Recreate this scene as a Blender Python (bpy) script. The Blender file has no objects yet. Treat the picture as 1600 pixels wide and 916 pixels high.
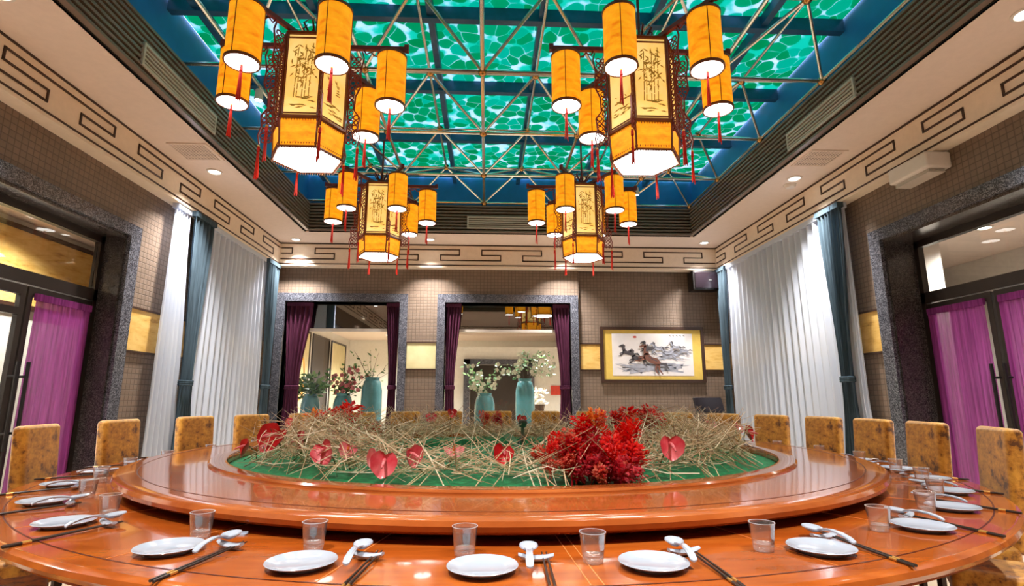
import bpy, math, random
from mathutils import Vector, Matrix
random.seed(7)
SC = bpy.context.scene
COL = SC.collection
PI = math.pi
R = math.radians
# ------------------------------------------------------------------ camera
F, VPX, VPY, CZ = 845.0, 760.0, 622.0, 1.13
dY = Vector((VPX-800, F, -(VPY-458))).normalized()
dZ = Vector((0, -dY.z, dY.y)).normalized()
dX = dY.cross(dZ)
cam_d = bpy.data.cameras.new('camera')
cam_d.sensor_width = 36.0
cam_d.lens = F/1600*36.0
cam_d.clip_start = 0.02
cam = bpy.data.objects.new('camera', cam_d)
COL.objects.link(cam)
c_r = Vector((dX.x, dY.x, dZ.x)); c_f = Vector((dX.y, dY.y, dZ.y)); c_u = Vector((dX.z, dY.z, dZ.z))
cam.matrix_world = Matrix(((c_r.x, c_u.x, -c_f.x, 0), (c_r.y, c_u.y, -c_f.y, 0), (c_r.z, c_u.z, -c_f.z, CZ), (0, 0, 0, 1)))
SC.camera = cam
def at(u, v, y):                       # where a sight line meets the depth y
    d = c_r*(u-800) + c_f*F + c_u*(458-v)
    return Vector((0, 0, CZ)) + d*(y/d.y)
# ------------------------------------------------------------------ world, exposure
W = bpy.data.worlds.new('sky'); SC.world = W; W.use_nodes = True
bg = W.node_tree.nodes['Background']
bg.inputs[0].default_value = (0.80, 0.90, 1.0, 1); bg.inputs[1].default_value = 2.5
SC.view_settings.view_transform = 'Standard'; SC.view_settings.look = 'None'
SC.view_settings.gamma = 1.0; SC.view_settings.exposure = 0.0
SC.view_settings.use_curve_mapping = False
cy = SC.cycles; cy.max_bounces = 8; cy.diffuse_bounces = 4; cy.glossy_bounces = 3; cy.transmission_bounces = 4; cy.transparent_max_bounces = 10
cy.adaptive_threshold = 0.03
DOWN_W, LOBBY_W, SIDE_W = 570.0, 720.0, 190.0
LAMP = 1.0
# ------------------------------------------------------------------ materials
MATS = {}
def srgb(r, g, b):
    f = lambda c: (c/255/12.92) if c/255 <= 0.04045 else ((c/255+0.055)/1.055)**2.4
    return (f(r), f(g), f(b), 1)
class NT:
    def __init__(s, name):
        m = bpy.data.materials.new(name); m.use_nodes = True; s.m = m; s.t = m.node_tree
        s.t.nodes.clear(); s.out = s.n('ShaderNodeOutputMaterial'); MATS[name] = m
    def n(s, typ, **kw):
        nd = s.t.nodes.new(typ)
        for k, v in kw.items():
            if k.startswith('_'): setattr(nd, k[1:], v)
            else: nd.inputs[k.replace('__', ' ')].default_value = v
        return nd
    def l(s, a, b): s.t.links.new(a, b)
    def surf(s, a): s.l(a, s.out.inputs['Surface'])
    def coord(s, kind='Object'): return s.n('ShaderNodeTexCoord').outputs[kind]
    def noise(s, scale, detail=4, rough=0.55, stretch=None, coord=None):
        c = coord or s.coord()
        if stretch:
            mp = s.n('ShaderNodeMapping'); mp.inputs['Scale'].default_value = stretch; s.l(c, mp.inputs['Vector']); c = mp.outputs[0]
        nz = s.n('ShaderNodeTexNoise', Scale=scale, Detail=detail, Roughness=rough); s.l(c, nz.inputs['Vector'])
        return nz.outputs['Fac']
    def ramp(s, fac, stops, interp='LINEAR'):
        r = s.n('ShaderNodeValToRGB'); r.color_ramp.interpolation = interp; el = r.color_ramp.elements
        while len(el) > 1: el.remove(el[-1])
        el[0].position, el[0].color = stops[0]
        for p, c in stops[1:]:
            e = el.new(p); e.color = c
        s.l(fac, r.inputs[0]); return r.outputs[0]
    def bump(s, h, strength=0.3, dist=0.01):
        b = s.n('ShaderNodeBump', Strength=strength, Distance=dist); s.l(h, b.inputs['Height']); return b.outputs[0]
    def pbr(s, color, rough=0.5, metal=0.0, normal=None, coat=0.0, spec=0.5, emis=None, estr=0.0, sheen=0.0):
        p = s.n('ShaderNodeBsdfPrincipled'); 
        if isinstance(color, tuple): p.inputs['Base Color'].default_value = color
        else: s.l(color, p.inputs['Base Color'])
        p.inputs['Roughness'].default_value = rough; p.inputs['Metallic'].default_value = metal
        p.inputs['Coat Weight'].default_value = coat; p.inputs['Coat Roughness'].default_value = 0.04
        p.inputs['Specular IOR Level'].default_value = spec; p.inputs['Sheen Weight'].default_value = sheen
        if normal is not None: s.l(normal, p.inputs['Normal'])
        if emis is not None:
            if isinstance(emis, tuple): p.inputs['Emission Color'].default_value = emis
            else: s.l(emis, p.inputs['Emission Color'])
            p.inputs['Emission Strength'].default_value = estr
        s.surf(p.outputs[0]); return p
def plain(name, col, rough=0.5, metal=0.0, var=0.12, scale=18, **kw):
    n = NT(name)
    d = tuple(c*(1-var) for c in col[:3])+(1,); e = tuple(min(1, c*(1+var)) for c in col[:3])+(1,)
    c = n.ramp(n.noise(scale), [(0.3, d), (0.7, e)])
    n.pbr(c, rough, metal, **kw)
def wall_mat(name, ax):
    n = NT(name)
    sp = n.n('ShaderNodeSeparateXYZ'); n.l(n.coord(), sp.inputs[0])
    cb = n.n('ShaderNodeCombineXYZ'); n.l(sp.outputs[ax], cb.inputs[0]); n.l(sp.outputs['Z'], cb.inputs[1])
    br = n.n('ShaderNodeTexBrick', _offset=0.0, _squash=1.0, Scale=1.0)
    br.inputs['Mortar Size'].default_value = 0.006; br.inputs['Mortar Smooth'].default_value = 0.6
    br.inputs['Brick Width'].default_value = 0.06; br.inputs['Row Height'].default_value = 0.055; br.inputs['Bias'].default_value = 0
    br.inputs['Color1'].default_value = srgb(134, 115, 100); br.inputs['Color2'].default_value = srgb(125, 107, 93); br.inputs['Mortar'].default_value = srgb(100, 86, 75)
    n.l(cb.outputs[0], br.inputs['Vector'])
    nz = n.noise(1.3, 3)
    mx = n.n('ShaderNodeMix', _data_type='RGBA', _blend_type='MULTIPLY'); mx.inputs[0].default_value = 0.5
    n.l(br.outputs['Color'], mx.inputs[6]); n.l(n.ramp(nz, [(0.3, (0.72, 0.7, 0.68, 1)), (0.7, (1, 1, 1, 1))]), mx.inputs[7])
    inv = n.n('ShaderNodeMath', _operation='SUBTRACT'); inv.inputs[0].default_value = 1; n.l(br.outputs['Fac'], inv.inputs[1])
    n.pbr(mx.outputs[2], 0.55, normal=n.bump(inv.outputs[0], 0.5, 0.006))
wall_mat('wall_tile_x', 'X'); wall_mat('wall_tile_y', 'Y')
def granite(name, a, b, c):
    n = NT(name)
    v = n.n('ShaderNodeTexVoronoi', Scale=130.0); n.l(n.coord(), v.inputs['Vector'])
    col = n.ramp(v.outputs['Color'], [(0.15, a), (0.5, b), (0.85, c)])
    mx = n.n('ShaderNodeMix', _data_type='RGBA', _blend_type='MULTIPLY'); mx.inputs[0].default_value = 0.6
    n.l(col, mx.inputs[6]); n.l(n.ramp(n.noise(14, 5), [(0.35, (0.5, 0.5, 0.55, 1)), (0.65, (1, 1, 1, 1))]), mx.inputs[7])
    n.pbr(mx.outputs[2], 0.22)
granite('granite', srgb(44, 46, 54), srgb(84, 87, 98), srgb(138, 141, 153))
granite('granite_dark', srgb(38, 36, 38), srgb(66, 62, 62), srgb(98, 92, 92))
plain('soffit', srgb(230, 214, 204), 0.75, var=0.03)
plain('fascia', srgb(236, 222, 204), 0.6, var=0.04)
plain('line_brown', srgb(58, 36, 26), 0.45)
plain('slat', srgb(126, 110, 100), 0.30, var=0.08)
plain('louvre_back', srgb(10, 10, 14), 0.8)
plain('upper_wall', srgb(34, 128, 206), 0.45, var=0.10, scale=4)
plain('beam_blue', srgb(30, 84, 128), 0.4)
plain('chrome', srgb(222, 222, 216), 0.26, 1.0, var=0.05)
plain('brass_node', srgb(196, 150, 92), 0.25, 1.0, var=0.05)
plain('white_paint', srgb(226, 220, 214), 0.5, var=0.03)
plain('vent_metal', srgb(206, 198, 190), 0.4, var=0.04)
plain('grille_dark', srgb(120, 108, 98), 0.6)
plain('door_frame', srgb(38, 30, 28), 0.35)
plain('black', srgb(22, 20, 22), 0.4)
plain('black_gloss', srgb(26, 20, 26), 0.2)
plain('floor_bounce', srgb(196, 176, 152), 0.6, var=0.08, scale=3)  # mostly unseen floor, made pale to bounce light up onto the soffit
plain('lobby_floor', srgb(150, 136, 120), 0.2)
plain('lobby_wall', srgb(228, 226, 220), 0.6, var=0.05)
plain('lobby_dark', srgb(58, 50, 46), 0.5)
plain('teal_ceramic', srgb(84, 140, 150), 0.16, var=0.14, scale=9, coat=0.5)
plain('porcelain', srgb(178, 189, 206), 0.12, var=0.02, coat=0.4)
plain('chop_dark', srgb(44, 30, 26), 0.3)
plain('gold_band', srgb(214, 160, 82), 0.3, 0.7)
plain('seam_gold', srgb(222, 140, 76), 0.3)
plain('groove_dark', srgb(78, 26, 8), 0.3)
plain('leaf_green', srgb(70, 120, 66), 0.5, var=0.3)
plain('stem_green', srgb(96, 104, 62), 0.6)
plain('branch', srgb(70, 58, 46), 0.7)
plain('blossom_white', srgb(232, 226, 210), 0.6, var=0.05)
plain('blossom_pink', srgb(214, 120, 130), 0.6)
plain('carved_wood', srgb(122, 36, 30), 0.4, var=0.25, scale=60)
plain('lantern_wood', srgb(120, 62, 26), 0.38, var=0.2, scale=30)
plain('tassel_red', srgb(222, 44, 34), 0.55, var=0.15, scale=60)
plain('ink_grey', srgb(78, 74, 80), 0.8)
plain('ink_brown', srgb(120, 78, 66), 0.8)
plain('ink_wash', srgb(168, 172, 188), 0.8, var=0.2, scale=9)
plain('paper', srgb(228, 224, 226), 0.8, var=0.03)
plain('silk_mount', srgb(222, 190, 92), 0.6, var=0.05)
plain('sign_red', srgb(206, 66, 50), 0.5)
plain('chrome_dark', srgb(120, 120, 118), 0.3, 0.9)
n = NT('wood_table')
cc = n.ramp(n.noise(3.2, 6, 0.6, (1.0, 5.0, 1.0)), [(0.25, srgb(140, 66, 18)), (0.5, srgb(170, 84, 26)), (0.75, srgb(194, 106, 38))])
n.pbr(cc, 0.16, coat=0.55, spec=0.5)
n = NT('wood_susan')
cc = n.ramp(n.noise(3.0, 6, 0.6, (1.0, 4.0, 1.0)), [(0.25, srgb(150, 72, 28)), (0.5, srgb(178, 94, 42)), (0.75, srgb(198, 112, 54))])
n.pbr(cc, 0.12, coat=0.5, spec=0.5)
n = NT('velvet')
nz = n.noise(22, 7, 0.68); nz2 = n.noise(6, 2)
cc = n.ramp(nz, [(0.38, srgb(104, 60, 14)), (0.46, srgb(196, 132, 34)), (0.62, srgb(236, 176, 64))])
mx = n.n('ShaderNodeMix', _data_type='RGBA', _blend_type='MULTIPLY'); mx.inputs[0].default_value = 0.5
n.l(cc, mx.inputs[6]); n.l(n.ramp(nz2, [(0.35, (0.55, 0.5, 0.42, 1)), (0.6, (1, 1, 1, 1))]), mx.inputs[7])
n.pbr(mx.outputs[2], 0.55, sheen=0.5, normal=n.bump(nz, 0.3, 0.004))
n = NT('felt_green')
nz = n.noise(40, 5, 0.6)
n.pbr(n.ramp(nz, [(0.3, srgb(0, 84, 46)), (0.55, srgb(14, 140, 84)), (0.75, srgb(46, 176, 116))]), 0.6, normal=n.bump(nz, 0.6, 0.01))
n = NT('band_gold')
w = n.noise(3.0, 6, 0.62, (1, 1, 3.5)); nz = n.noise(9, 4)
n.pbr(n.ramp(w, [(0.30, srgb(150, 104, 44)), (0.42, srgb(214, 170, 88)), (0.6, srgb(230, 194, 118)), (0.75, srgb(206, 160, 80))]), 0.5)
n = NT('band_pale')
n.pbr(n.ramp(n.noise(4, 4), [(0.3, srgb(214, 202, 150)), (0.7, srgb(232, 222, 176))]), 0.5)
def cloth(name, col, transp=0.0, transl=0.4, var=0.15, stretch=(30, 30, 1)):
    n = NT(name)
    c = n.ramp(n.noise(2.0, 3, 0.5, stretch), [(0.3, tuple(x*(1-var) for x in col[:3])+(1,)), (0.7, tuple(min(1, x*(1+var)) for x in col[:3])+(1,))])
    d = n.n('ShaderNodeBsdfDiffuse'); t = n.n('ShaderNodeBsdfTranslucent'); n.l(c, d.inputs[0]); n.l(c, t.inputs[0])
    m = n.n('ShaderNodeMixShader'); m.inputs[0].default_value = transl; n.l(d.outputs[0], m.inputs[1]); n.l(t.outputs[0], m.inputs[2])
    o = m
    if transp:
        tr = n.n('ShaderNodeBsdfTransparent'); o = n.n('ShaderNodeMixShader'); o.inputs[0].default_value = transp
        n.l(m.outputs[0], o.inputs[1]); n.l(tr.outputs[0], o.inputs[2])
    n.surf(o.outputs[0])
cloth('sheer', srgb(226, 236, 255), 0.10, 0.25, 0.02)
cloth('drape_teal', srgb(74, 90, 102), 0, 0.1, 0.3)
cloth('drape_plum', srgb(86, 46, 68), 0, 0.1, 0.3)
cloth('sheer_purple', srgb(150, 68, 140), 0.08, 0.32, 0.3)
def facing(n, f0, power):
    lw = n.n('ShaderNodeLayerWeight'); lw.inputs['Blend'].default_value = 0.5
    p = n.n('ShaderNodeMath', _operation='POWER'); n.l(lw.outputs['Facing'], p.inputs[0]); p.inputs[1].default_value = power
    q = n.n('ShaderNodeMath', _operation='MULTIPLY_ADD'); n.l(p.outputs[0], q.inputs[0]); q.inputs[1].default_value = 1-f0; q.inputs[2].default_value = f0
    return q.outputs[0]
def glass(name, f0, power, tint=(1, 1, 1, 1)):
    n = NT(name)
    t = n.n('ShaderNodeBsdfTransparent'); t.inputs[0].default_value = tint
    g = n.n('ShaderNodeBsdfGlossy'); g.inputs['Roughness'].default_value = 0.01
    m = n.n('ShaderNodeMixShader')
    n.l(facing(n, f0, power), m.inputs[0]); n.l(t.outputs[0], m.inputs[1]); n.l(g.outputs[0], m.inputs[2]); n.surf(m.outputs[0])
    return n, m
glass('pane_clear', 0.03, 5, (0.95, 0.97, 0.96, 1)); glass('pane_mirror', 0.28, 4, (0.7, 0.75, 0.75, 1))
n, m = glass('tumbler_glass', 0.12, 1.8)
d = n.n('ShaderNodeBsdfDiffuse'); d.inputs[0].default_value = (.95, .95, 1, 1); m2 = n.n('ShaderNodeMixShader'); m2.inputs[0].default_value = 0.03  # white diffuse share imitates the pale ceiling reflected in the glass
n.l(m.outputs[0], m2.inputs[1]); n.l(d.outputs[0], m2.inputs[2]); n.surf(m2.outputs[0])
n, m = glass('tumbler_base', 0.24, 1.3)
d = n.n('ShaderNodeBsdfDiffuse'); d.inputs[0].default_value = (.95, .95, 1, 1); m2 = n.n('ShaderNodeMixShader'); m2.inputs[0].default_value = 0.14  # more white mixed in to imitate bright refractions of the thick base
n.l(m.outputs[0], m2.inputs[1]); n.l(d.outputs[0], m2.inputs[2]); n.surf(m2.outputs[0])
n, m = glass('tumbler_rim', 0.3, 1.2)
d = n.n('ShaderNodeBsdfDiffuse'); d.inputs[0].default_value = (.95, .95, 1, 1); m2 = n.n('ShaderNodeMixShader'); m2.inputs[0].default_value = 0.45  # strong white share paints the bright glint along the rim
n.l(m.outputs[0], m2.inputs[1]); n.l(d.outputs[0], m2.inputs[2]); n.surf(m2.outputs[0])
# coloured skylight film: lily pads on pale ground, lit by the sky above
n = NT('skylight_film')
co = n.coord()
wob = n.n('ShaderNodeTexNoise', Scale=2.5, Detail=2.0); n.l(co, wob.inputs['Vector'])
sc_ = n.n('ShaderNodeVectorMath', _operation='SCALE'); sc_.inputs['Scale'].default_value = 0.22; n.l(wob.outputs['Color'], sc_.inputs[0])
ad = n.n('ShaderNodeVectorMath', _operation='ADD'); n.l(co, ad.inputs[0]); n.l(sc_.outputs[0], ad.inputs[1])
v1 = n.n('ShaderNodeTexVoronoi', _voronoi_dimensions='2D', Scale=6.2, Randomness=1.0); n.l(ad.outputs[0], v1.inputs['Vector'])
pad = n.ramp(v1.outputs['Distance'], [(0.56, (1, 1, 1, 1)), (0.60, (0, 0, 0, 1))])
v2 = n.n('ShaderNodeTexVoronoi', _voronoi_dimensions='2D', _feature='DISTANCE_TO_EDGE', Scale=6.2); n.l(ad.outputs[0], v2.inputs['Vector'])
gap = n.ramp(v2.outputs['Distance'], [(0.012, (0, 0, 0, 1)), (0.03, (1, 1, 1, 1))])
mul = n.n('ShaderNodeMath', _operation='MULTIPLY'); n.l(pad, mul.inputs[0]); n.l(gap, mul.inputs[1])
pc = n.ramp(v1.outputs['Color'], [(0.2, srgb(4, 164, 122)), (0.5, srgb(10, 176, 142)), (0.85, srgb(20, 190, 174))])
gc = n.ramp(n.noise(5, 2), [(0.4, srgb(60, 205, 190)), (0.52, srgb(205, 222, 238)), (0.7, srgb(222, 226, 244))])
mx = n.n('ShaderNodeMix', _data_type='RGBA'); n.l(mul.outputs[0], mx.inputs[0]); n.l(gc, mx.inputs[6]); n.l(pc, mx.inputs[7])
tl = n.n('ShaderNodeBsdfTranslucent'); n.l(mx.outputs[2], tl.inputs[0])
df = n.n('ShaderNodeBsdfDiffuse'); n.l(mx.outputs[2], df.inputs[0])
ms = n.n('ShaderNodeMixShader'); ms.inputs[0].default_value = 0.12; n.l(tl.outputs[0], ms.inputs[1]); n.l(df.outputs[0], ms.inputs[2]); n.surf(ms.outputs[0])
def lit(name, stops, strength, scale=8, stretch=None):
    n = NT(name)
    c = n.ramp(n.noise(scale, 5, 0.6, stretch), stops)
    n.pbr(c, 0.7, emis=c, estr=strength)
lit('shade_orange', [(0.22, srgb(196, 92, 4)), (0.42, srgb(240, 146, 10)), (0.65, srgb(250, 168, 24))], 0.85*LAMP, 9, (1, 1, 2.5))
lit('panel_cream', [(0.3, srgb(238, 188, 84)), (0.6, srgb(252, 222, 140))], 0.8*LAMP, 3)
lit('ink', [(0.3, srgb(126, 96, 26)), (0.7, srgb(160, 122, 40))], 0.55*LAMP)
lit('lamp_white', [(0.3, srgb(250, 244, 238)), (0.7, srgb(255, 252, 248))], 12.0*LAMP)
lit('spot_white', [(0.3, (1, 0.93, 0.84, 1)), (0.7, (1, 0.93, 0.84, 1))], 12.0)
lit('cove_white', [(0.3, (1, 0.95, 0.88, 1)), (0.7, (1, 0.95, 0.88, 1))], 1.1)
def islands(name, stops, rough=0.6, transl=0.0):
    n = NT(name); g = n.n('ShaderNodeNewGeometry')
    c = n.ramp(g.outputs['Random Per Island'], stops)
    p = n.pbr(c, rough)
    if transl:
        t = n.n('ShaderNodeBsdfTranslucent'); n.l(c, t.inputs[0]); m = n.n('ShaderNodeMixShader'); m.inputs[0].default_value = transl
        n.l(p.outputs[0], m.inputs[1]); n.l(t.outputs[0], m.inputs[2]); n.surf(m.outputs[0])
islands('twigs', [(0, srgb(138, 106, 80)), (0.3, srgb(204, 170, 132)), (0.65, srgb(236, 210, 174)), (1, srgb(252, 242, 218))])
islands('petal_red', [(0, srgb(214, 8, 14)), (0.5, srgb(246, 16, 22)), (1, srgb(255, 70, 44))], 0.5, 0.5)
islands('petal_crimson', [(0, srgb(150, 4, 26)), (0.5, srgb(206, 14, 40)), (1, srgb(240, 80, 96))], 0.5, 0.5)
islands('petal_coral', [(0, srgb(206, 40, 30)), (0.5, srgb(238, 84, 62)), (1, srgb(246, 150, 120))], 0.5, 0.5)
islands('petal_orange', [(0, srgb(238, 110, 10)), (1, srgb(252, 168, 30))], 0.5, 0.3)
islands('foliage', [(0, srgb(40, 78, 44)), (0.6, srgb(78, 124, 70)), (1, srgb(140, 170, 110))], 0.5, 0.2)
islands('tassel_strands', [(0, srgb(214, 30, 22)), (1, srgb(250, 74, 48))], 0.6, 0.4)
def spathe(name, a, b, rough=0.34):
    n = NT(name); c = n.ramp(n.noise(14, 3), [(0.35, a), (0.65, b)]); n.pbr(c, rough, coat=0.3)
spathe('spathe_red', srgb(190, 10, 22), srgb(228, 30, 40)); spathe('spathe_pink', srgb(232, 96, 110), srgb(246, 168, 170)); spathe('spathe_rose', srgb(222, 52, 72), srgb(242, 122, 130))
M = MATS
# ------------------------------------------------------------------ mesh helpers
class MB:
    def __init__(s): s.v = []; s.f = []
    def add(s, vs, fs):
        o = len(s.v); s.v += [tuple(p) for p in vs]; s.f += [tuple(i+o for i in f) for f in fs]; return s
    def box(s, a, b):
        x0, y0, z0 = [min(a[i], b[i]) for i in range(3)]; x1, y1, z1 = [max(a[i], b[i]) for i in range(3)]
        return s.add([(x0,y0,z0),(x1,y0,z0),(x1,y1,z0),(x0,y1,z0),(x0,y0,z1),(x1,y0,z1),(x1,y1,z1),(x0,y1,z1)],
                     [(0,3,2,1),(4,5,6,7),(0,1,5,4),(1,2,6,5),(2,3,7,6),(3,0,4,7)])
    def rod(s, p, q, r0, r1=None, n=8, caps=True):
        p, q = Vector(p), Vector(q); r1 = r0 if r1 is None else r1
        d = (q-p).normalized(); a = d.orthogonal().normalized(); b = d.cross(a)
        vs = []
        for c, r in ((p, r0), (q, r1)):
            for i in range(n):
                t = 2*PI*i/n; vs.append(c + a*(r*math.cos(t)) + b*(r*math.sin(t)))
        fs = [(i, (i+1) % n, n+(i+1) % n, n+i) for i in range(n)]
        if caps: fs += [tuple(range(n-1, -1, -1)), tuple(range(n, 2*n))]
        return s.add(vs, fs)
    def tube(s, pts, r, n=6, closed=False):
        pts = [Vector(p) for p in pts]; m = len(pts); vs = []
        rr = r if isinstance(r, (list, tuple)) else [r]*m
        up = None
        for i, p in enumerate(pts):
            d = (pts[(i+1) % m] - pts[i-1]) if closed else (pts[min(i+1, m-1)] - pts[max(i-1, 0)])
            d = d.normalized()
            if up is None: up = d.orthogonal().normalized()
            a = (up - d*up.dot(d)); a = a.normalized() if a.length > 1e-6 else d.orthogonal().normalized(); up = a; b = d.cross(a)
            for k in range(n):
                t = 2*PI*k/n; vs.append(p + a*(rr[i]*math.cos(t)) + b*(rr[i]*math.sin(t)))
        fs = []
        for i in range(m if closed else m-1):
            j = (i+1) % m
            for k in range(n): fs.append((i*n+k, i*n+(k+1) % n, j*n+(k+1) % n, j*n+k))
        if not closed: fs += [tuple(range(n-1, -1, -1)), tuple((m-1)*n+k for k in range(n))]
        return s.add(vs, fs)
    def lathe(s, prof, n=32, c=(0, 0), closed=False, a0=0.0):
        m = len(prof); vs = []
        for i in range(n):
            t = a0+2*PI*i/n; ct, st = math.cos(t), math.sin(t)
            for r, z in prof: vs.append((c[0]+r*ct, c[1]+r*st, z))
        fs = []
        for i in range(n):
            j = (i+1) % n
            for k in range(m if closed else m-1):
                l = (k+1) % m; fs.append((i*m+k, j*m+k, j*m+l, i*m+l))
        return s.add(vs, fs)
    def rbox(s, c, size, r, n=3, tilt=None):
        cx = Vector(c); h = [x/2 for x in size]
        def samples(H):
            inner = max(H-r, 0.0)
            e = [inner + r*math.tan(PI/4*k/n) for k in range(n+1)]
            return [-x for x in reversed(e)] + ([] if inner < 1e-6 else e) if inner > 1e-6 else [-x for x in reversed(e)]+e[1:]
        S = [samples(x) for x in h]; idx = {}; vs = []; fs = []
        def vid(p):
            q = Vector([max(-(h[i]-r), min(h[i]-r, p[i])) for i in range(3)]); d = Vector(p)-q
            if d.length > 1e-9: p = q + d.normalized()*r
            key = tuple(round(x, 5) for x in p)
            if key not in idx:
                idx[key] = len(vs); vs.append((tilt @ Vector(p) if tilt else Vector(p)) + cx)
            return idx[key]
        for ax in range(3):
            b, e = (ax+1) % 3, (ax+2) % 3
            for sg in (-1, 1):
                for i in range(len(S[b])-1):
                    for j in range(len(S[e])-1):
                        q = []
                        for (u, w) in ((i, j), (i+1, j), (i+1, j+1), (i, j+1)):
                            p = [0, 0, 0]; p[ax] = sg*h[ax]; p[b] = S[b][u]; p[e] = S[e][w]; q.append(vid(p))
                        if sg < 0: q.reverse()
                        if len(set(q)) > 2: fs.append(tuple(dict.fromkeys(q)))
        return s.add(vs, fs)
    def prism(s, poly, a, b):           # poly of 2D pts, fn a/b map to 3D for the two ends
        m = len(poly); vs = [a(p) for p in poly] + [b(p) for p in poly]
        return s.add(vs, [tuple(range(m)), tuple(range(2*m-1, m-1, -1))] + [(i, m+i, m+(i+1) % m, (i+1) % m) for i in range(m)])
    def sphere(s, c, r, n=10, m=6):
        rx, ry, rz = r if isinstance(r, (tuple, list)) else (r, r, r)
        vs = [(c[0], c[1], c[2]+rz)]
        for j in range(1, m):
            a = PI*j/m
            for i in range(n):
                t = 2*PI*i/n; vs.append((c[0]+rx*math.sin(a)*math.cos(t), c[1]+ry*math.sin(a)*math.sin(t), c[2]+rz*math.cos(a)))
        vs.append((c[0], c[1], c[2]-rz)); fs = []
        for i in range(n): fs.append((0, 1+i, 1+(i+1) % n))
        for j in range(m-2):
            for i in range(n): fs.append((1+j*n+i, 1+(j+1)*n+i, 1+(j+1)*n+(i+1) % n, 1+j*n+(i+1) % n))
        L = len(vs)-1
        for i in range(n): fs.append((L, 1+(m-2)*n+(i+1) % n, 1+(m-2)*n+i))
        return s.add(vs, fs)
    def mesh(s, name, mat, smooth=True, ang=38):
        me = bpy.data.meshes.new(name); me.from_pydata(s.v, [], s.f); me.validate()
        if mat: me.materials.append(M[mat])
        if smooth:
            me.shade_smooth(); me.set_sharp_from_angle(angle=R(ang))
        me.update(); return me
def obj(name, mb, mat=None, parent=None, loc=None, rot=None, smooth=True, kind=None):
    me = mb.mesh(name, mat, smooth) if isinstance(mb, MB) else mb
    o = bpy.data.objects.new(name, me); COL.objects.link(o)
    if parent is not None: o.parent = parent
    if loc is not None: o.location = loc
    if rot is not None: o.rotation_euler = rot
    if kind: o['kind'] = kind
    return o
def tag(o, label, cat, group=None):
    o['label'] = label; o['category'] = cat
    if group: o['group'] = group
    return o
def thing(name, label, cat, loc=(0, 0, 0), rz=0.0, group=None):
    o = bpy.data.objects.new(name, None); COL.objects.link(o); o.empty_display_size = 0.1
    o.location = loc; o.rotation_euler = (0, 0, rz); return tag(o, label, cat, group)
def root(name, kind='structure', loc=(0, 0, 0)):
    o = bpy.data.objects.new(name, None); COL.objects.link(o); o.empty_display_size = 0.1; o.location = loc; o['kind'] = kind; return o
def box(name, a, b, mat, parent=None, kind=None):
    return obj(name, MB().box(a, b), mat, parent, smooth=False, kind=kind)
def copy_tree(o, parent=None):
    c = o.copy(); COL.objects.link(c); c.parent = parent
    for ch in list(o.children): copy_tree(ch, c)
    return c
ORD = ['first', 'second', 'third', 'fourth', 'fifth', 'sixth', 'seventh', 'eighth', 'ninth', 'tenth', 'eleventh', 'twelfth', 'thirteenth', 'fourteenth']
# ------------------------------------------------------------------ the room
XL, XR, YB, YF = -3.63, 4.10, 9.10, -1.4          # wall faces
FXL, FXR, FYB, FYF = -3.48, 3.97, 8.95, -1.25     # fascia faces
ZF0, ZC = 3.33, 3.70                              # fascia foot, soffit height
SX0, SX1, SY0, SY1 = -2.86, 3.33, 2.3, 8.30       # skylight opening
ZT, ZG = 4.18, 4.64                               # louvre top, glass
DLY0, DLY1, DLZ = 2.2, 5.42, 2.74                 # left door opening
DRY0, DRY1, DRZ = 2.0, 5.23, 2.74
box('floor', (-6.2, YF-0.3, -0.1), (7.0, 19, 0), 'floor_bounce', kind='structure')
# left wall
wl = obj('wall_left', MB().box((XL-0.2, YF, 0), (XL, DLY0, 3.75)).box((XL-0.2, DLY1, 0), (XL, YB+.1, 3.75)).box((XL-0.2, DLY0, DLZ), (XL, DLY1, 3.75)), 'wall_tile_y', smooth=False, kind='structure')
wr = obj('wall_right', MB().box((XR, YF, 0), (XR+0.3, DRY0, 3.75)).box((XR, DRY1, 0), (XR+0.3, YB+.1, 3.75)).box((XR, DRY0, DRZ), (XR+0.3, DRY1, 3.75)), 'wall_tile_y', smooth=False, kind='structure')
O1, O2, OZ = (-3.37, -1.47), (-0.71, 1.42), 2.72
wb = obj('wall_back', MB().box((XL-0.2, YB, 0), (O1[0], YB+.25, 3.75)).box((O1[1], YB, 0), (O2[0], YB+.25, 3.75)).box((O2[1], YB, 0), (1.57, YB+.25, 3.75))
         .box((1.57, YB+.1, 0), (XR+.3, YB+.25, 3.75)).box((O1[0], YB, OZ), (O1[1], YB+.25, 3.75)).box((O2[0], YB, OZ), (O2[1], YB+.25, 3.75)), 'wall_tile_x', smooth=False, kind='structure')
box('wall_front', (XL-0.2, YF-0.2, 0), (XR+0.3, YF, 3.75), 'wall_tile_x', kind='structure')
# gold band panels let into the walls, each with dark ledges
def band(parent, a, b, mat, ledge=True):
    (x0, y0), (x1, y1) = a, b
    box('band_panel', (x0, y0, 1.60), (x1, y1, 2.03), mat, parent)
    e = 0.012
    for z in (1.585, 2.03): box('band_ledge', (x0-e, y0-e, z), (x1+e, y1+e, z+0.02), 'line_brown', parent)
band(wl, (XL, DLY1+.17), (XL+.015, 8.9), 'band_gold'); band(wr, (XR-.015, DRY1+.15), (XR, 8.9), 'band_gold')
band(wb, (-1.33, YB-.015), (-0.85, YB), 'band_pale'); band(wb, (1.60, YB+.085), (1.93, YB+.1), 'band_gold'); band(wb, (3.74, YB+.085), (4.08, YB+.1), 'band_gold')
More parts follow.
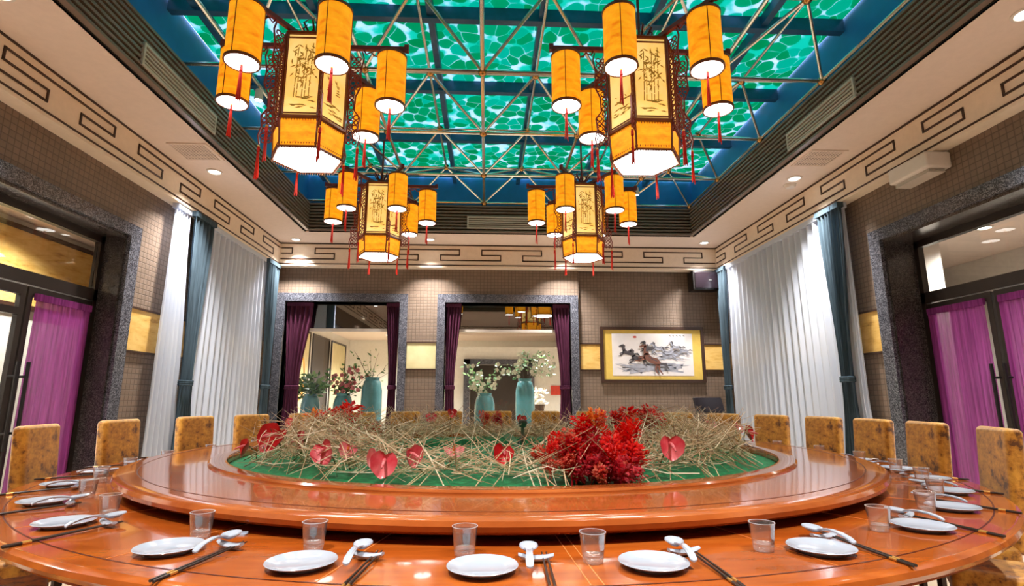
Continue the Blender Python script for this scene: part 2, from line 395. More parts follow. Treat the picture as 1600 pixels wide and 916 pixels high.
# soffit ring, upper walls
sof = MB()
sof.box((FXL-.02, FYF, ZC), (SX0, FYB+.02, ZC+.06)).box((SX1, FYF, ZC), (FXR+.02, FYB+.02, ZC+.06)).box((SX0, SY1, ZC), (SX1, FYB+.02, ZC+.06)).box((SX0, FYF, ZC), (SX1, SY0, ZC+.06))
sof.box((XL-.2, YF-.2, ZC+.06), (SX0-.1, YB+.3, ZC+.12)).box((SX1+.1, YF-.2, ZC+.06), (XR+.3, YB+.3, ZC+.12)).box((SX0-.1, SY1+.1, ZC+.06), (SX1+.1, YB+.3, ZC+.12)).box((SX0-.1, YF-.2, ZC+.06), (SX1+.1, SY0-.1, ZC+.12))
ceil = obj('ceiling', sof, 'soffit', smooth=False, kind='structure')
T = 0.10
box('wall_upper_left', (SX0-T, SY0-T, ZC+.06), (SX0-.02, SY1+T, ZG+.02), 'upper_wall', kind='structure')
box('wall_upper_right', (SX1+.02, SY0-T, ZC+.06), (SX1+T, SY1+T, ZG+.02), 'upper_wall', kind='structure')
box('wall_upper_back', (SX0-.02, SY1+.02, ZC+.06), (SX1+.02, SY1+T, ZG+.02), 'upper_wall', kind='structure')
box('wall_upper_front', (SX0-.02, SY0-T, ZC+.06), (SX1+.02, SY0-.02, ZG+.02), 'upper_wall', kind='structure')
# louvre bands under the skylight: a dark backing and separate slats
NSL = 9
def louvre(k, a, b, inward):
    r_ = root('trim_%d' % k)
    (x0, y0), (x1, y1) = a, b; ix, iy = inward
    box('louvre_backing', (x0-ix*.02, y0-iy*.02, ZC+.0), (x1+ix*.004, y1+iy*.004, ZT), 'louvre_back', r_)
    for i in range(NSL):
        z = ZC + 0.012 + i*(ZT-ZC-.012)/NSL
        box('slat', (x0+ix*.004, y0+iy*.004, z), (x1+ix*.06, y1+iy*.06, z+0.025), 'slat', r_)
    return r_
louvre(1, (SX0, SY0), (SX0, SY1), (1, 0)); louvre(2, (SX1, SY0), (SX1, SY1), (-1, 0))
louvre(3, (SX0+.051, SY1), (SX1-.051, SY1), (0, -1)); louvre(4, (SX0+.051, SY0), (SX1-.051, SY0), (0, 1))
# fascia with the key-fret
def fascia(k, P0, P1, nrm, s0, step, run):
    """P0->P1 runs along the fascia; nrm points into the room"""
    r_ = root('trim_%d' % k)
    P0, P1, nrm = Vector(P0), Vector(P1), Vector(nrm); L = (P1-P0).length; d = (P1-P0).normalized()
    def slab(name, s0, s1, z0, z1, t0, t1, mat):
        a = P0+d*s0+nrm*t0; b = P0+d*s1+nrm*t1
        return MB().box((a.x, a.y, z0), (b.x, b.y, z1)) if name is None else box(name, (a.x, a.y, z0), (b.x, b.y, z1), mat, r_)
    slab('fascia_board', 0, L, ZF0, ZC, -0.03, 0, 'fascia')
    slab('fascia_foot', 0, L, ZF0-.03, ZF0, -0.17, 0.004, 'fascia')
    slab('edge_line', 0, L, ZF0+.0, ZF0+.018, 0, .007, 'line_brown'); slab('edge_line', 0, L, ZC-.022, ZC-.002, 0, .007, 'line_brown')
    lw = 0.018; H = ZC-ZF0; zs = [ZF0+H*.25, ZF0+H*.5, ZF0+H*.75]
    ov = run-step
    s = s0; i = 0
    while s < L:
        up = i % 2 == 0; zr = zs[2] if up else zs[0]; za = zs[1]
        m = MB()
        def seg(a0, a1, z0, z1):
            a0, a1 = max(0.02, a0), min(L-.02, a1)
            if a1-a0 > 0.002:
                p = P0+d*a0; q = P0+d*a1+nrm*.009
                m.box((p.x, p.y, z0), (q.x, q.y, z1))
        seg(s, s+run, zr-lw/2, zr+lw/2)
        lo, hi = min(zr, za), max(zr, za)
        seg(s+run-lw, s+run, lo, hi); seg(s, s+lw, lo, hi)
        seg(s+run-ov, s+run, za-lw/2, za+lw/2)
        if m.v: obj('fret_strip', m, 'line_brown', r_, smooth=False)
        s += step; i += 1
    return r_
fascia(5, (FXL, FYF, 0), (FXL, FYB, 0), (1, 0, 0), .283-3.068, .767, 1.195); fascia(6, (FXR, FYF, 0), (FXR, FYB, 0), (-1, 0, 0), 1.385-3.068, .767, 1.195)
fascia(7, (FXL, FYB, 0), (FXR, FYB, 0), (0, -1, 0), .571-2.8, .70, 1.04); fascia(8, (FXL, FYF, 0), (FXR, FYF, 0), (0, 1, 0), .571-2.8, .70, 1.04)
# skylight: separate panes on a grid of blue beams
sk = root('window_1')
BY = [2.3, 3.2, 4.40, 5.58, 6.78, 7.95, 8.30]
BX = [SX0, -2.62, -1.58, -0.54, 0.48, 1.52, 2.56, SX1]
for i in range(len(BX)-1):
    for j in range(len(BY)-1):
        box('pane', (BX[i], BY[j], ZG), (BX[i+1], BY[j+1], ZG+.012), 'skylight_film', sk)
for y in BY[1:-1]: box('purlin', (SX0, y-.035, ZG-.13), (SX1, y+.035, ZG-.002), 'beam_blue', sk)
for x in BX[1:-1]: box('rafter', (x-.03, SY0, ZG-.10), (x+.03, SY1, ZG-.004), 'beam_blue', sk)
# space frame
tr = thing('space_frame_truss', 'chrome tube space frame with ball nodes spanning below the green skylight', 'truss', (0, 0, 0))
rodm = MB().rod((0, 0, 0), (0, 0, 1), 1, 1, 8, True).mesh('tube', 'chrome')
nodem = MB().sphere((0, 0, 0), 0.046, 12, 8).mesh('node', 'brass_node')
def tubeobj(p, q, r):
    p, q = Vector(p), Vector(q); d = q-p
    o = bpy.data.objects.new('tube', rodm); COL.objects.link(o); o.parent = tr
    o.location = p; o.rotation_mode = 'QUATERNION'; o.rotation_quaternion = d.to_track_quat('Z', 'Y'); o.scale = (r, r, d.length)
def nodeobj(p):
    o = bpy.data.objects.new('node', nodem); COL.objects.link(o); o.parent = tr; o.location = p
NX = [-0.065+1.118*k for k in (-2, -1, 0, 1, 2)] + [SX1-.05]
NY = [2.26+.06, 3.47, 4.69, 5.92, 7.14, 8.25]
ZB, ZU = 4.20, 4.50
for x in NX:
    for y in NY: nodeobj((x, y, ZB))
for i, x in enumerate(NX):
    for j in range(len(NY)-1): tubeobj((x, NY[j], ZB), (x, NY[j+1], ZB), .020)
for y in NY:
    for i in range(len(NX)-1): tubeobj((NX[i], y, ZB), (NX[i+1], y, ZB), .020)
    tubeobj((SX0-.02, y, ZB), (NX[0], y, ZB), .020)
UX = [(NX[i]+NX[i+1])/2 for i in range(len(NX)-1)]; UY = [(NY[j]+NY[j+1])/2-.12 for j in range(len(NY)-1)]
for i, x in enumerate(UX):
    for j, y in enumerate(UY):
        nodeobj((x, y, ZU))
        for a in (0, 1):
            for b in (0, 1): tubeobj((x, y, ZU), (NX[i+a], NY[j+b], ZB), .016)
        if i < len(UX)-1: tubeobj((x, y, ZU), (UX[i+1], y, ZU), .015)
        if j < len(UY)-1: tubeobj((x, y, ZU), (x, UY[j+1], ZU), .015)
# ------------------------------------------------------------------ stone portals, doors, glass
pb1 = root('window_2'); pb2 = root('window_3')
for pr, (a, b) in ((pb1, O1), (pb2, O2)):
    w = .13
    for x0, x1 in ((a-w, a), (b, b+w)): box('stone_jamb', (x0, YB-.05, 0), (x1, YB+.26, OZ+.14), 'granite', pr)
    box('stone_lintel', (a, YB-.05, OZ), (b, YB+.26, OZ+.14), 'granite', pr)
    box('transom_bar', (a, YB+.13, 2.235), (b, YB+.20, 2.285), 'vent_metal', pr)
    box('transom_pane', (a, YB+.155, 2.285), (b, YB+.165, OZ), 'pane_mirror', pr)
    box('glass_pane', (a, YB+.155, 0.0), (b, YB+.165, 2.235), 'pane_clear', pr)
    box('header_panel', (a-.1, YB+.27, 2.30), (b+.1, YB+.31, 3.0), 'black', pr)
def portal(k, x_in, x_door, y0, y1, zt, sg, leaves):
    """stone portal in a side wall; sg = +1 when the wall lies at +x"""
    r_ = root('door_%d' % k); w = .155
    xa = x_in - sg*.04; xb = x_in + sg*.012
    box('stone_jamb', (xa, y1-.0, 0), (xb, y1+w, zt+.12), 'granite', r_); box('stone_jamb', (xa, y0-w, 0), (xb, y0, zt+.12), 'granite', r_)
    box('stone_lintel', (xa, y0, zt), (xb, y1, zt+.12), 'granite', r_)
    e = sg*.03
    box('reveal_slab', (x_in, y1-.025, 0), (x_door+e, y1, zt), 'granite_dark', r_); box('reveal_slab', (x_in, y0, 0), (x_door+e, y0+.025, zt), 'granite_dark', r_)
    box('reveal_head', (x_in, y0+.025, zt-.03), (x_door+e, y1-.025, zt), 'granite_dark', r_)
    f = .05
    a, b = y0+.025, y1-.025
    box('door_header', (x_door-e, a, 2.06), (x_door+e, b, 2.17), 'door_frame', r_); box('door_header', (x_door-e, a, zt-.10), (x_door+e, b, zt-.03), 'door_frame', r_)
    for y in (a, b-f): box('door_post', (x_door-e, y, 0), (x_door+e, y+f, zt-.03), 'door_frame', r_)
    box('transom_pane', (x_door-.004, a+f, 2.17), (x_door+.004, b-f, zt-.10), 'pane_clear', r_)
    for (l0, l1, hy, full) in leaves:
        lf = root('leaf_x'); COL.objects.unlink(lf); bpy.data.objects.remove(lf)
        m = MB(); s = .05
        for y in (l0, l1-s): m.box((x_door-.02, y, .02), (x_door+.02, y+s, 2.05))
        for z in (.02, 1.97): m.box((x_door-.02, l0+s, z), (x_door+.02, l1-s, z+.08))
        if not full: m.box((x_door-.02, l0+s, 1.80), (x_door+.02, l1-s, 1.86))
        lf = obj('door_leaf', m, 'door_frame', r_, smooth=False)
        box('leaf_glass', (x_door-.004, l0+s, .10), (x_door+.004, l1-s, 1.97), 'pane_clear', lf)
        h = MB(); xh = x_door - sg*.085
        h.rod((xh, hy, .72), (xh, hy, 1.42), .014, n=8)
        for z in (.85, 1.30): h.rod((x_door-sg*.02, hy, z), (xh, hy, z), .011, n=6)
        obj('pull_handle', h, 'black', lf)
    return r_
portal(1, XL, -3.85, DLY0, DLY1, DLZ, -1, [(4.62, 5.345, 4.66, True), (3.85, 4.60, 4.56, False), (3.05, 3.83, 3.79, True)])
portal(2, XR, 4.43, DRY0, DRY1, DRZ, 1, [(4.46, 5.15, 4.50, True), (3.72, 4.43, 4.38, True), (2.95, 3.70, 3.02, True)])
# ------------------------------------------------------------------ side corridors
box('wall_corridor_left', (-5.25, .5, 0), (-5.05, 8.4, 3.1), 'lobby_wall', kind='structure')
cw = obj('wall_corridor_left_end', MB().box((-5.05, .5, 0), (XL-.2, .7, 3.1)).box((-5.05, 8.2, 0), (XL-.2, 8.4, 3.1)), 'lobby_dark', smooth=False, kind='structure')
box('ceiling', (-6.2, .5, 3.02), (XL-.2, 8.4, 3.1), 'soffit', kind='structure')
box('wall_corridor_right', (6.8, .5, 0), (7.0, 8.4, 3.1), 'lobby_wall', kind='structure')
obj('wall_corridor_right_end', MB().box((XR+.3, .5, 0), (6.8, .7, 3.1)).box((XR+.3, 8.2, 0), (6.8, 8.4, 3.1)), 'lobby_dark', smooth=False, kind='structure')
box('ceiling', (XR+.3, .5, 3.02), (7.0, 8.4, 3.1), 'soffit', kind='structure')
mural = thing('wall_mural', 'long golden cloud landscape mural seen through the left door transom', 'mural', (-5.02, 6.2, 2.28))
obj('mural_panel', MB().box((-.02, -2.6, -.16), (.02, .9, .62)), 'band_gold', mural, smooth=False)
fm = MB()
for a, b in (((-.03, -2.65, -.21), (.035, .95, -.16)), ((-.03, -2.65, .62), (.035, .95, .67)), ((-.03, -2.65, -.16), (.035, -2.6, .62)), ((-.03, .9, -.16), (.035, .95, .62))): fm.box(a, b)
obj('mural_frame', fm, 'line_brown', mural, smooth=False)
cp = thing('corridor_pillar', 'grey panelled pillar seen through the right door transom', 'pillar', (5.0, 6.3, 0))
obj('pillar_shaft', MB().box((-.35, -.35, 0), (.35, .35, 3.01)), 'vent_metal', cp, smooth=False); obj('pillar_base', MB().box((-.38, -.38, 0), (.38, .38, .12)), 'granite_dark', cp, smooth=False)
# ------------------------------------------------------------------ lobby behind the glass
LYE = 18.0
obj('wall_lobby_left', MB().box((-4.7, YB+.25, 0), (-4.5, LYE, 3.1)), 'lobby_wall', smooth=False, kind='structure')
obj('wall_lobby_right', MB().box((5.6, YB+.25, 0), (5.8, LYE, 3.1)), 'lobby_wall', smooth=False, kind='structure')
obj('wall_lobby_back', MB().box((-4.7, LYE, 0), (5.8, LYE+.2, 3.1)), 'lobby_wall', smooth=False, kind='structure')
box('ceiling', (-4.7, YB+.25, 3.0), (5.8, LYE+.2, 3.1), 'soffit', kind='structure')
wls = obj('wall_lobby_screen', MB().box((-1.0, 13.2, 0), (-.55, 13.4, 2.05)).box((1.15, 13.2, 0), (3.2, 13.4, 2.05)).box((-1.0, 13.2, 2.05), (3.2, 13.4, 2.35)), 'lobby_wall', smooth=False, kind='structure')
for a, b in (((-.55, 13.12, 0), (-.40, 13.2, 2.05)), ((1.0, 13.12, 0), (1.15, 13.2, 2.05)), ((-.55, 13.12, 1.92), (1.15, 13.2, 2.05))): box('stone_surround', a, b, 'granite', wls)
box('dark_recess', (-.40, 13.34, 0), (1.0, 13.36, 1.92), 'lobby_dark', wls)
box('red_notice', (1.55, 13.17, 1.20), (2.05, 13.2, 1.42), 'sign_red', wls)
box('ceiling', (-4.5, 10.6, 2.86), (-1.2, 10.9, 3.0), 'lobby_dark', kind='structure')
cv = MB()                                   # curved light cove of the lobby ceiling
cvp = [(1.9, 2.99), (2.5, 2.99), (2.5, 2.86), (2.42, 2.86), (2.36, 2.93), (1.9, 2.93)]
cv.lathe(cvp, 48, (0.6, 13.0), closed=True)
cove = obj('ceiling', cv, 'soffit', kind='structure')
obj('cove_light', MB().lathe([(1.88, 2.992), (1.88, 2.93), (1.80, 2.93), (1.80, 2.992)], 48, (0.6, 13.0), closed=True), 'cove_white', cove)
for y0, y1, mt in ((11.1, 12.0, 'granite'), (12.3, 13.9, 'band_pale'), (14.2, 15.6, 'lobby_dark'), (15.9, 17.4, 'band_pale')):
    pn = thing('wall_panel', '', 'panel', (-4.5, (y0+y1)/2, 0)); h = (y1-y0)/2
    obj('panel_board', MB().box((0, -h, .25), (.02, h, 2.72)), mt, pn, smooth=False)
    fr = MB()
    for a, b in (((0, -h-.05, .20), (.04, -h, 2.77)), ((0, h, .20), (.04, h+.05, 2.77)), ((0, -h, 2.72), (.04, h, 2.77)), ((0, -h, .20), (.04, h, .25))): fr.box(a, b)
    obj('panel_frame', fr, 'door_frame', pn, smooth=False)
    pn['label'] = {11.1: 'grey speckled stone panel in dark frame, nearest on the lobby side wall', 12.3: 'cream picture panel with oval motifs on the lobby side wall', 14.2: 'dark panel between two cream panels on the lobby wall', 15.9: 'farthest cream panel on the lobby side wall'}[y0]
    if y0 == 12.3:
        for yy in (-.38, .30):
            obj('oval_motif', MB().tube([(.028, yy+.22*math.cos(t*PI/12), 1.6+.5*math.sin(t*PI/12)) for t in range(24)], .022, 5, True), 'gold_band', pn)
# ------------------------------------------------------------------ light fittings
def lamp(name, kind, loc, W_, col=(1, .935, .87), **kw):
    d = bpy.data.lights.new(name, kind); d.energy = W_; d.color = col
    for k, v in kw.items(): setattr(d, k, v)
    o = bpy.data.objects.new(name, d); COL.objects.link(o); o.location = loc; return o
ringm = MB().lathe([(.062, -.001), (.085, -.001), (.085, -.010), (.066, -.014), (.058, -.004)], 24, closed=True).mesh('trim_ring', 'white_paint')
lensm = MB().lathe([(0, -.005), (.058, -.005), (.058, -.001), (0, -.001)], 20).mesh('lens', 'spot_white')
def downlight(x, y, z, label, W_, group='recessed ceiling downlights', size=R(96), col=(1, .935, .87)):
    t = thing('ceiling_downlight', label, 'downlight', (x, y, z), 0, group)
    obj('trim_ring', ringm, None, t); obj('lens', lensm, None, t)
    l = lamp('downlight_bulb', 'SPOT', (x, y, z-.03), W_, col, spot_size=size, spot_blend=1.0, shadow_soft_size=.06)
for i, y in enumerate((8.74, 6.02, 3.2, .4)):
    nm = ['in the far corner', 'second from the far corner', 'third from the far corner', 'nearest the camera'][i]
    downlight(-3.16, y, ZC, 'round recessed downlight in left soffit, '+nm, DOWN_W); downlight(3.64, y-.12, ZC, 'round recessed downlight in right soffit, '+nm, DOWN_W)
for x, nm in ((-.95, 'left of centre'), (1.3, 'right of centre')):
    downlight(x, 8.64, ZC, 'round recessed downlight in far soffit, '+nm, DOWN_W); downlight(x, .6, ZC, 'round recessed downlight in near soffit behind the camera, '+nm, DOWN_W)
k = 0
for x, y in ((-3.0, 11.6), (-3.0, 13.2), (-3.0, 14.8), (-3.0, 16.4), (-.4, 10.2), (1.6, 10.2), (3.6, 11.5)):
    downlight(x, y, 3.0, 'small downlight in lobby ceiling, '+ORD[k]+' from the nearest along the left row' if k < 4 else 'small downlight in lobby ceiling behind the middle opening, '+ORD[k-4]+' from left', LOBBY_W, 'lobby downlights', size=R(130), col=(1, .95, .88)); k += 1
for x, nm in ((-4.4, 'left'), (5.6, 'right')):
    for y, q in ((3.4, 'near'), (5.6, 'far')): downlight(x, y, 3.02, 'small downlight in '+nm+' corridor ceiling, '+q+' one', SIDE_W*2, 'corridor downlights', size=R(140))
# spotlights clamped to the truss
for i, (x, y) in enumerate(((-2.301, 5.05), (-2.301, 7.62), (-1.183, 4.92), (1.053, 4.89), (2.171, 7.42))):
    t = thing('truss_spotlight', ['small lit spotlight on the truss beside the left wall, nearer one', 'small lit spotlight on the truss near the far left corner', 'small lit spotlight behind the front left lantern', 'small lit spotlight beside the front right lantern', 'small lit spotlight on the truss near the far right corner'][i], 'spotlight', (x, y, 4.18))
    obj('can', MB().lathe([(0, -.02), (.035, -.02), (.042, -.13), (.036, -.13), (.030, -.03)], 16), 'white_paint', t)
    obj('lens', MB().lathe([(0, -.122), (.036, -.122)], 16), 'spot_white', t); obj('clamp', MB().box((-.02, -.02, -.022), (.02, .02, .0)), 'chrome', t, smooth=False)
# air grilles
def slot_vent(name, label, a, b, inward):
    (x0, y0), (x1, y1) = a, b; ix, iy = inward
    t = thing(name, label, 'air vent', ((x0+x1)/2, (y0+y1)/2, 3.86)); c = t.location
    z0, z1 = -.095, .105
    L = abs(x1-x0)+abs(y1-y0); along = Vector((1, 0, 0)) if abs(x1-x0) > .1 else Vector((0, 1, 0)); n_ = Vector((ix, iy, 0))
    def B(s0, s1, q0, q1, t0, t1):
        p = along*s0+n_*t0; q = along*s1+n_*t1; return (p.x, p.y, q0), (q.x, q.y, q1)
    h = L/2; m = MB(); w = .022
    for s0, s1, q0, q1 in ((-h, h, z0, z0+w), (-h, h, z1-w, z1), (-h, -h+w, z0+w, z1-w), (h-w, h, z0+w, z1-w)): m.box(*B(s0, s1, q0, q1, .05, .075))
    obj('vent_frame', m, 'vent_metal', t, smooth=False)
    obj('vent_backing', MB().box(*B(-h+w, h-w, z0+w, z1-w, .051, .056)), 'grille_dark', t, smooth=False)
    for i in range(4):
        z = z0+w+.012+i*.036; obj('vane', MB().box(*B(-h+w, h-w, z, z+.014, .056, .072)), 'vent_metal', t, smooth=False)
slot_vent('slot_vent', 'long slot air vent set in the left louvre band', (SX0, 4.05), (SX0, 5.24), (1, 0))
slot_vent('slot_vent', 'long slot air vent set in the right louvre band', (SX1, 4.25), (SX1, 5.35), (-1, 0))
slot_vent('slot_vent', 'long slot air vent set in the far louvre band', (-.33, SY1), (.80, SY1), (0, -1))
for x, y, nm in ((-3.1, 5.5, 'left'), (3.6, 5.35, 'right')):
    t = thing('return_grille', 'square perforated air return grille in the %s soffit' % nm, 'air grille', (x, y, ZC))
    m = MB(); s = .2
    for a, b in (((-s, -s), (s, -s+.02)), ((-s, s-.02), (s, s)), ((-s, -s+.02), (-s+.02, s-.02)), ((s-.02, -s+.02), (s, s-.02))): m.box((a[0], a[1], -.012), (b[0], b[1], 0))
    obj('grille_frame', m, 'soffit', t, smooth=False); obj('grille_backing', MB().box((-s+.02, -s+.02, -.004), (s-.02, s-.02, 0)), 'grille_dark', t, smooth=False)
    m = MB()
    for i in range(11):
        q = -s+.035+i*.033; m.box((-s+.02, q, -.009), (s-.02, q+.014, -.004)); m.box((q, -s+.02, -.011), (q+.014, s-.02, -.009))
    obj('mesh_bars', m, 'soffit', t, smooth=False)
t = thing('smoke_detector', 'round white smoke detector on the right soffit', 'smoke detector', (3.70, 6.10, ZC))
obj('detector_body', MB().lathe([(0, 0), (.065, 0), (.065, -.018), (.05, -.04), (0, -.045)], 24), 'white_paint', t); obj('detector_base', MB().lathe([(.065, 0), (.075, 0), (.072, -.012), (.065, -.012)], 24), 'white_paint', t)
t = thing('wall_unit', 'white box unit mounted high on the right wall under the fret trim', 'wall unit', (XR, 4.52, 3.13))
obj('casing', MB().rbox((-.12, 0, .08), (.24, .46, .15), .02), 'white_paint', t)
for i in range(3): obj('outlet_vane', MB().box((-.20, -.20, -.030+i*.012), (-.05, .20, -.023+i*.012)), 'vent_metal', t, smooth=False)
t = thing('loudspeaker', 'black box loudspeaker on bracket in the far right corner', 'loudspeaker', (3.74, YB-.06, 2.94))
obj('cabinet', MB().rbox((0, -.03, .17), (.46, .26, .34), .02), 'black', t); obj('front_grille', MB().rbox((0, -.165, .17), (.40, .02, .28), .008), 'black_gloss', t)
obj('wall_bracket', MB().box((-.04, .10, .10), (.04, .16, .24)), 'chrome_dark', t, smooth=False); obj('badge', MB().box((.04, -.182, .16), (.09, -.175, .18)), 'chrome', t, smooth=False)
# ------------------------------------------------------------------ curtains
def drape(name, label, axis, plane, prof, nf, amp, mat, cat='curtain', seed=0, into=1, tie=None, ns=None, group=None):
    """axis 'y' hangs on a side wall (plane = x) and 'x' on the far wall (plane = y); prof = [(z, a, b)]"""
    rnd = random.Random(seed); ns = ns or int(nf*10); m = MB(); rows = []
    zs = []
    for (z0, a0, b0), (z1, a1, b1) in zip(prof[:-1], prof[1:]):
        for q in range(8):
            t = q/8; e = t*t*(3-2*t); zs.append((z0+(z1-z0)*t, a0+(a1-a0)*e, b0+(b1-b0)*e))
    zs.append(prof[-1]); ph = [rnd.uniform(-.5, .5) for _ in range(ns+1)]; wmax = max(b-a for _, a, b in zs)
    jit = [rnd.uniform(.55, 1.2) for _ in range(nf+3)]
    vs = []
    for (z, a, b) in zs:
        for i in range(ns+1):
            s = i/ns; kf = s*nf; k = jit[int(kf)]*(1-kf % 1)+jit[int(kf)+1]*(kf % 1); A = amp*k*min(1.0, .35+.65*abs(b-a)/abs(wmax))
            o = plane + into*(amp*1.1 + A*math.sin(2*PI*nf*s+.6*math.sin(3*s+seed)+.12*z))
            p = a+(b-a)*s
            vs.append((o, p, z) if axis == 'y' else (p, o, z))
    fs = [(r*(ns+1)+i, r*(ns+1)+i+1, (r+1)*(ns+1)+i+1, (r+1)*(ns+1)+i) for r in range(len(zs)-1) for i in range(ns)]
    m.add(vs, fs)
    z0, a0, b0 = prof[0]; org = (plane, (a0+b0)/2, 0) if axis == 'y' else ((a0+b0)/2, plane, 0)
    t = thing(name, label, cat, org, 0, group)
    m.v = [(x-org[0], y-org[1], z) for x, y, z in m.v]
    c = obj('cloth', m, mat, t); 
    hd = MB()                       # heading tape
    q0, q1 = (a0, b0); w = amp*2.1
    if axis == 'y': hd.box((into*.0, q0-org[1], z0-.06), (into*w, q1-org[1], z0))
    else: hd.box((q0-org[0], into*.0, z0-.06), (q1-org[0], into*w, z0))
    obj('heading', hd, mat, t, smooth=False)
    if tie:
        zt, ta, tb = tie; bm = MB(); pts = []
        for i in range(16):
            an = 2*PI*i/16; p = (ta+tb)/2+((tb-ta)/2+.012)*math.cos(an); o = plane+into*(amp*1.1)+(amp*.75+.02)*math.sin(an)
            pts.append((o-org[0], p-org[1], zt) if axis == 'y' else (p-org[0], o-org[1], zt))
        for dz in (-.02, 0, .02): bm.tube([(x, y, z+dz) for x, y, z in pts], .013, 5, True)
        obj('tieback', bm, mat, t)
    return t
ZR = 3.30
drape('sheer_curtain', 'narrow white sheer curtain left of the teal drape on left wall', 'y', -3.56, [(ZR, 5.98, 6.30), (1.4, 5.93, 6.44), (.03, 5.90, 6.55)], 6, .035, 'sheer', seed=1, group='white sheer curtains')
drape('teal_drape', 'teal drape tied back between two white sheers on left wall', 'y', -3.50, [(ZR, 6.26, 6.74), (1.36, 6.36, 6.60), (1.2, 6.36, 6.62), (.03, 6.30, 6.86)], 6, .035, 'drape_teal', seed=2, tie=(1.30, 6.37, 6.59), group='teal drapes')
drape('sheer_curtain', 'wide white sheer curtain covering the far half of left wall', 'y', -3.56, [(ZR, 6.70, 8.60), (.03, 6.62, 8.72)], 15, .036, 'sheer', seed=3, ns=225, group='white sheer curtains')
drape('teal_drape', 'teal drape hanging in the far left corner', 'y', -3.50, [(ZR, 8.46, 8.92), (1.36, 8.62, 8.90), (1.2, 8.62, 8.9), (.03, 8.52, 8.92)], 6, .032, 'drape_teal', seed=4, tie=(1.30, 8.63, 8.89), group='teal drapes')
drape('teal_drape', 'teal drape hanging in the far right corner', 'y', 3.99, [(ZR, 8.60, 8.94), (1.36, 8.70, 8.92), (1.2, 8.70, 8.92), (.03, 8.64, 8.94)], 6, .032, 'drape_teal', seed=5, into=-1, tie=(1.30, 8.71, 8.91), group='teal drapes')
drape('sheer_curtain', 'wide white sheer curtain covering the far half of right wall', 'y', 4.04, [(ZR, 6.00, 8.66), (.03, 5.92, 8.70)], 19, .036, 'sheer', seed=6, into=-1, ns=285, group='white sheer curtains')
drape('teal_drape', 'teal drape tied back beside the gold band on right wall', 'y', 3.99, [(ZR, 5.60, 6.04), (1.40, 5.72, 5.92), (1.24, 5.72, 5.92), (.03, 5.58, 6.04)], 7, .035, 'drape_teal', seed=7, into=-1, tie=(1.33, 5.73, 5.91), group='teal drapes')
drape('sheer_curtain', 'narrow white sheer edge showing behind teal drape on right wall', 'y', 4.04, [(ZR, 5.62, 5.80), (1.2, 5.60, 5.80), (.03, 5.46, 5.78)], 4, .025, 'sheer', seed=8, into=-1, group='white sheer curtains')
for (tp, w, bt, nm, sd) in (((-3.36, -2.93), (-3.30, -3.08), (-3.36, -2.95), 'plum drape tied at the left side of left far opening', 11), ((-1.70, -1.48), (-1.63, -1.50), (-1.68, -1.48), 'plum drape at the right side of left far opening', 12),
                             ((-.70, -.44), (-.69, -.54), (-.70, -.50), 'plum drape at the left side of middle far opening', 13), ((1.13, 1.41), (1.24, 1.40), (1.14, 1.41), 'plum drape at the right side of middle far opening', 14)):
    drape('plum_drape', nm, 'x', YB+.02, [(OZ-.01, tp[0], tp[1]), (1.36, w[0], w[1]), (1.2, w[0], w[1]), (.03, bt[0], bt[1])], 5, .028, 'drape_plum', seed=sd, into=1, tie=(1.30, w[0]+.01, w[1]-.01), group='plum drapes')
drape('door_curtain', 'bright purple sheer curtain on the glass leaf of left door', 'y', -3.828, [(2.0, 4.68, 5.33), (.1, 4.66, 5.33)], 9, .012, 'sheer_purple', seed=21, group='purple door curtains')
drape('door_curtain', 'purple sheer curtain on the far glass leaf of right door', 'y', 4.408, [(2.0, 4.52, 5.14), (.1, 4.52, 5.14)], 11, .012, 'sheer_purple', seed=22, into=-1, group='purple door curtains')
drape('door_curtain', 'purple sheer curtain on the right door leaf cut by the frame edge', 'y', 4.408, [(2.0, 3.78, 4.38), (.1, 3.78, 4.38)], 11, .012, 'sheer_purple', seed=23, into=-1, group='purple door curtains')
# ------------------------------------------------------------------ horse painting
pt = thing('framed_painting', 'wide ink painting of galloping horses in dark frame on far wall', 'painting', (2.84, YB+.1, 1.86))
pw, ph_ = .90, .475
m = MB()
for a, b in (((-pw, -ph_), (pw, -ph_+.05)), ((-pw, ph_-.05), (pw, ph_)), ((-pw, -ph_+.05), (-pw+.05, ph_-.05)), ((pw-.05, -ph_+.05), (pw, ph_-.05))): m.box((a[0], -.05, a[1]), (b[0], -.001, b[1]))
obj('picture_frame', m, 'line_brown', pt, smooth=False)
obj('silk_mount', MB().box((-pw+.05, -.022, -ph_+.05), (pw-.05, -.004, ph_-.05)), 'silk_mount', pt, smooth=False)
sheet = obj('paper_sheet', MB().box((-.70, -.026, -.36), (.70, -.0221, .36)), 'paper', pt, smooth=False)
def blob(m, cx, cz, rx, rz, rot, y, n=12):
    vs = []
    for i in range(n):
        t = 2*PI*i/n; a, b = rx*math.cos(t), rz*math.sin(t)
        vs.append((cx+a*math.cos(rot)-b*math.sin(rot), y, cz+a*math.sin(rot)+b*math.cos(rot)))
    m.add(vs, [tuple(range(n))])
def stroke(m, pts, ws, y):
    vs = []
    for i, (x, z) in enumerate(pts):
        x0, z0 = pts[max(i-1, 0)]; x1, z1 = pts[min(i+1, len(pts)-1)]; dx, dz = x1-x0, z1-z0; l = math.hypot(dx, dz) or 1
        vs += [(x-dz/l*ws[i], y, z+dx/l*ws[i]), (x+dz/l*ws[i], y, z-dx/l*ws[i])]
    m.add(vs, [(2*i, 2*i+2, 2*i+3, 2*i+1) for i in range(len(pts)-1)])
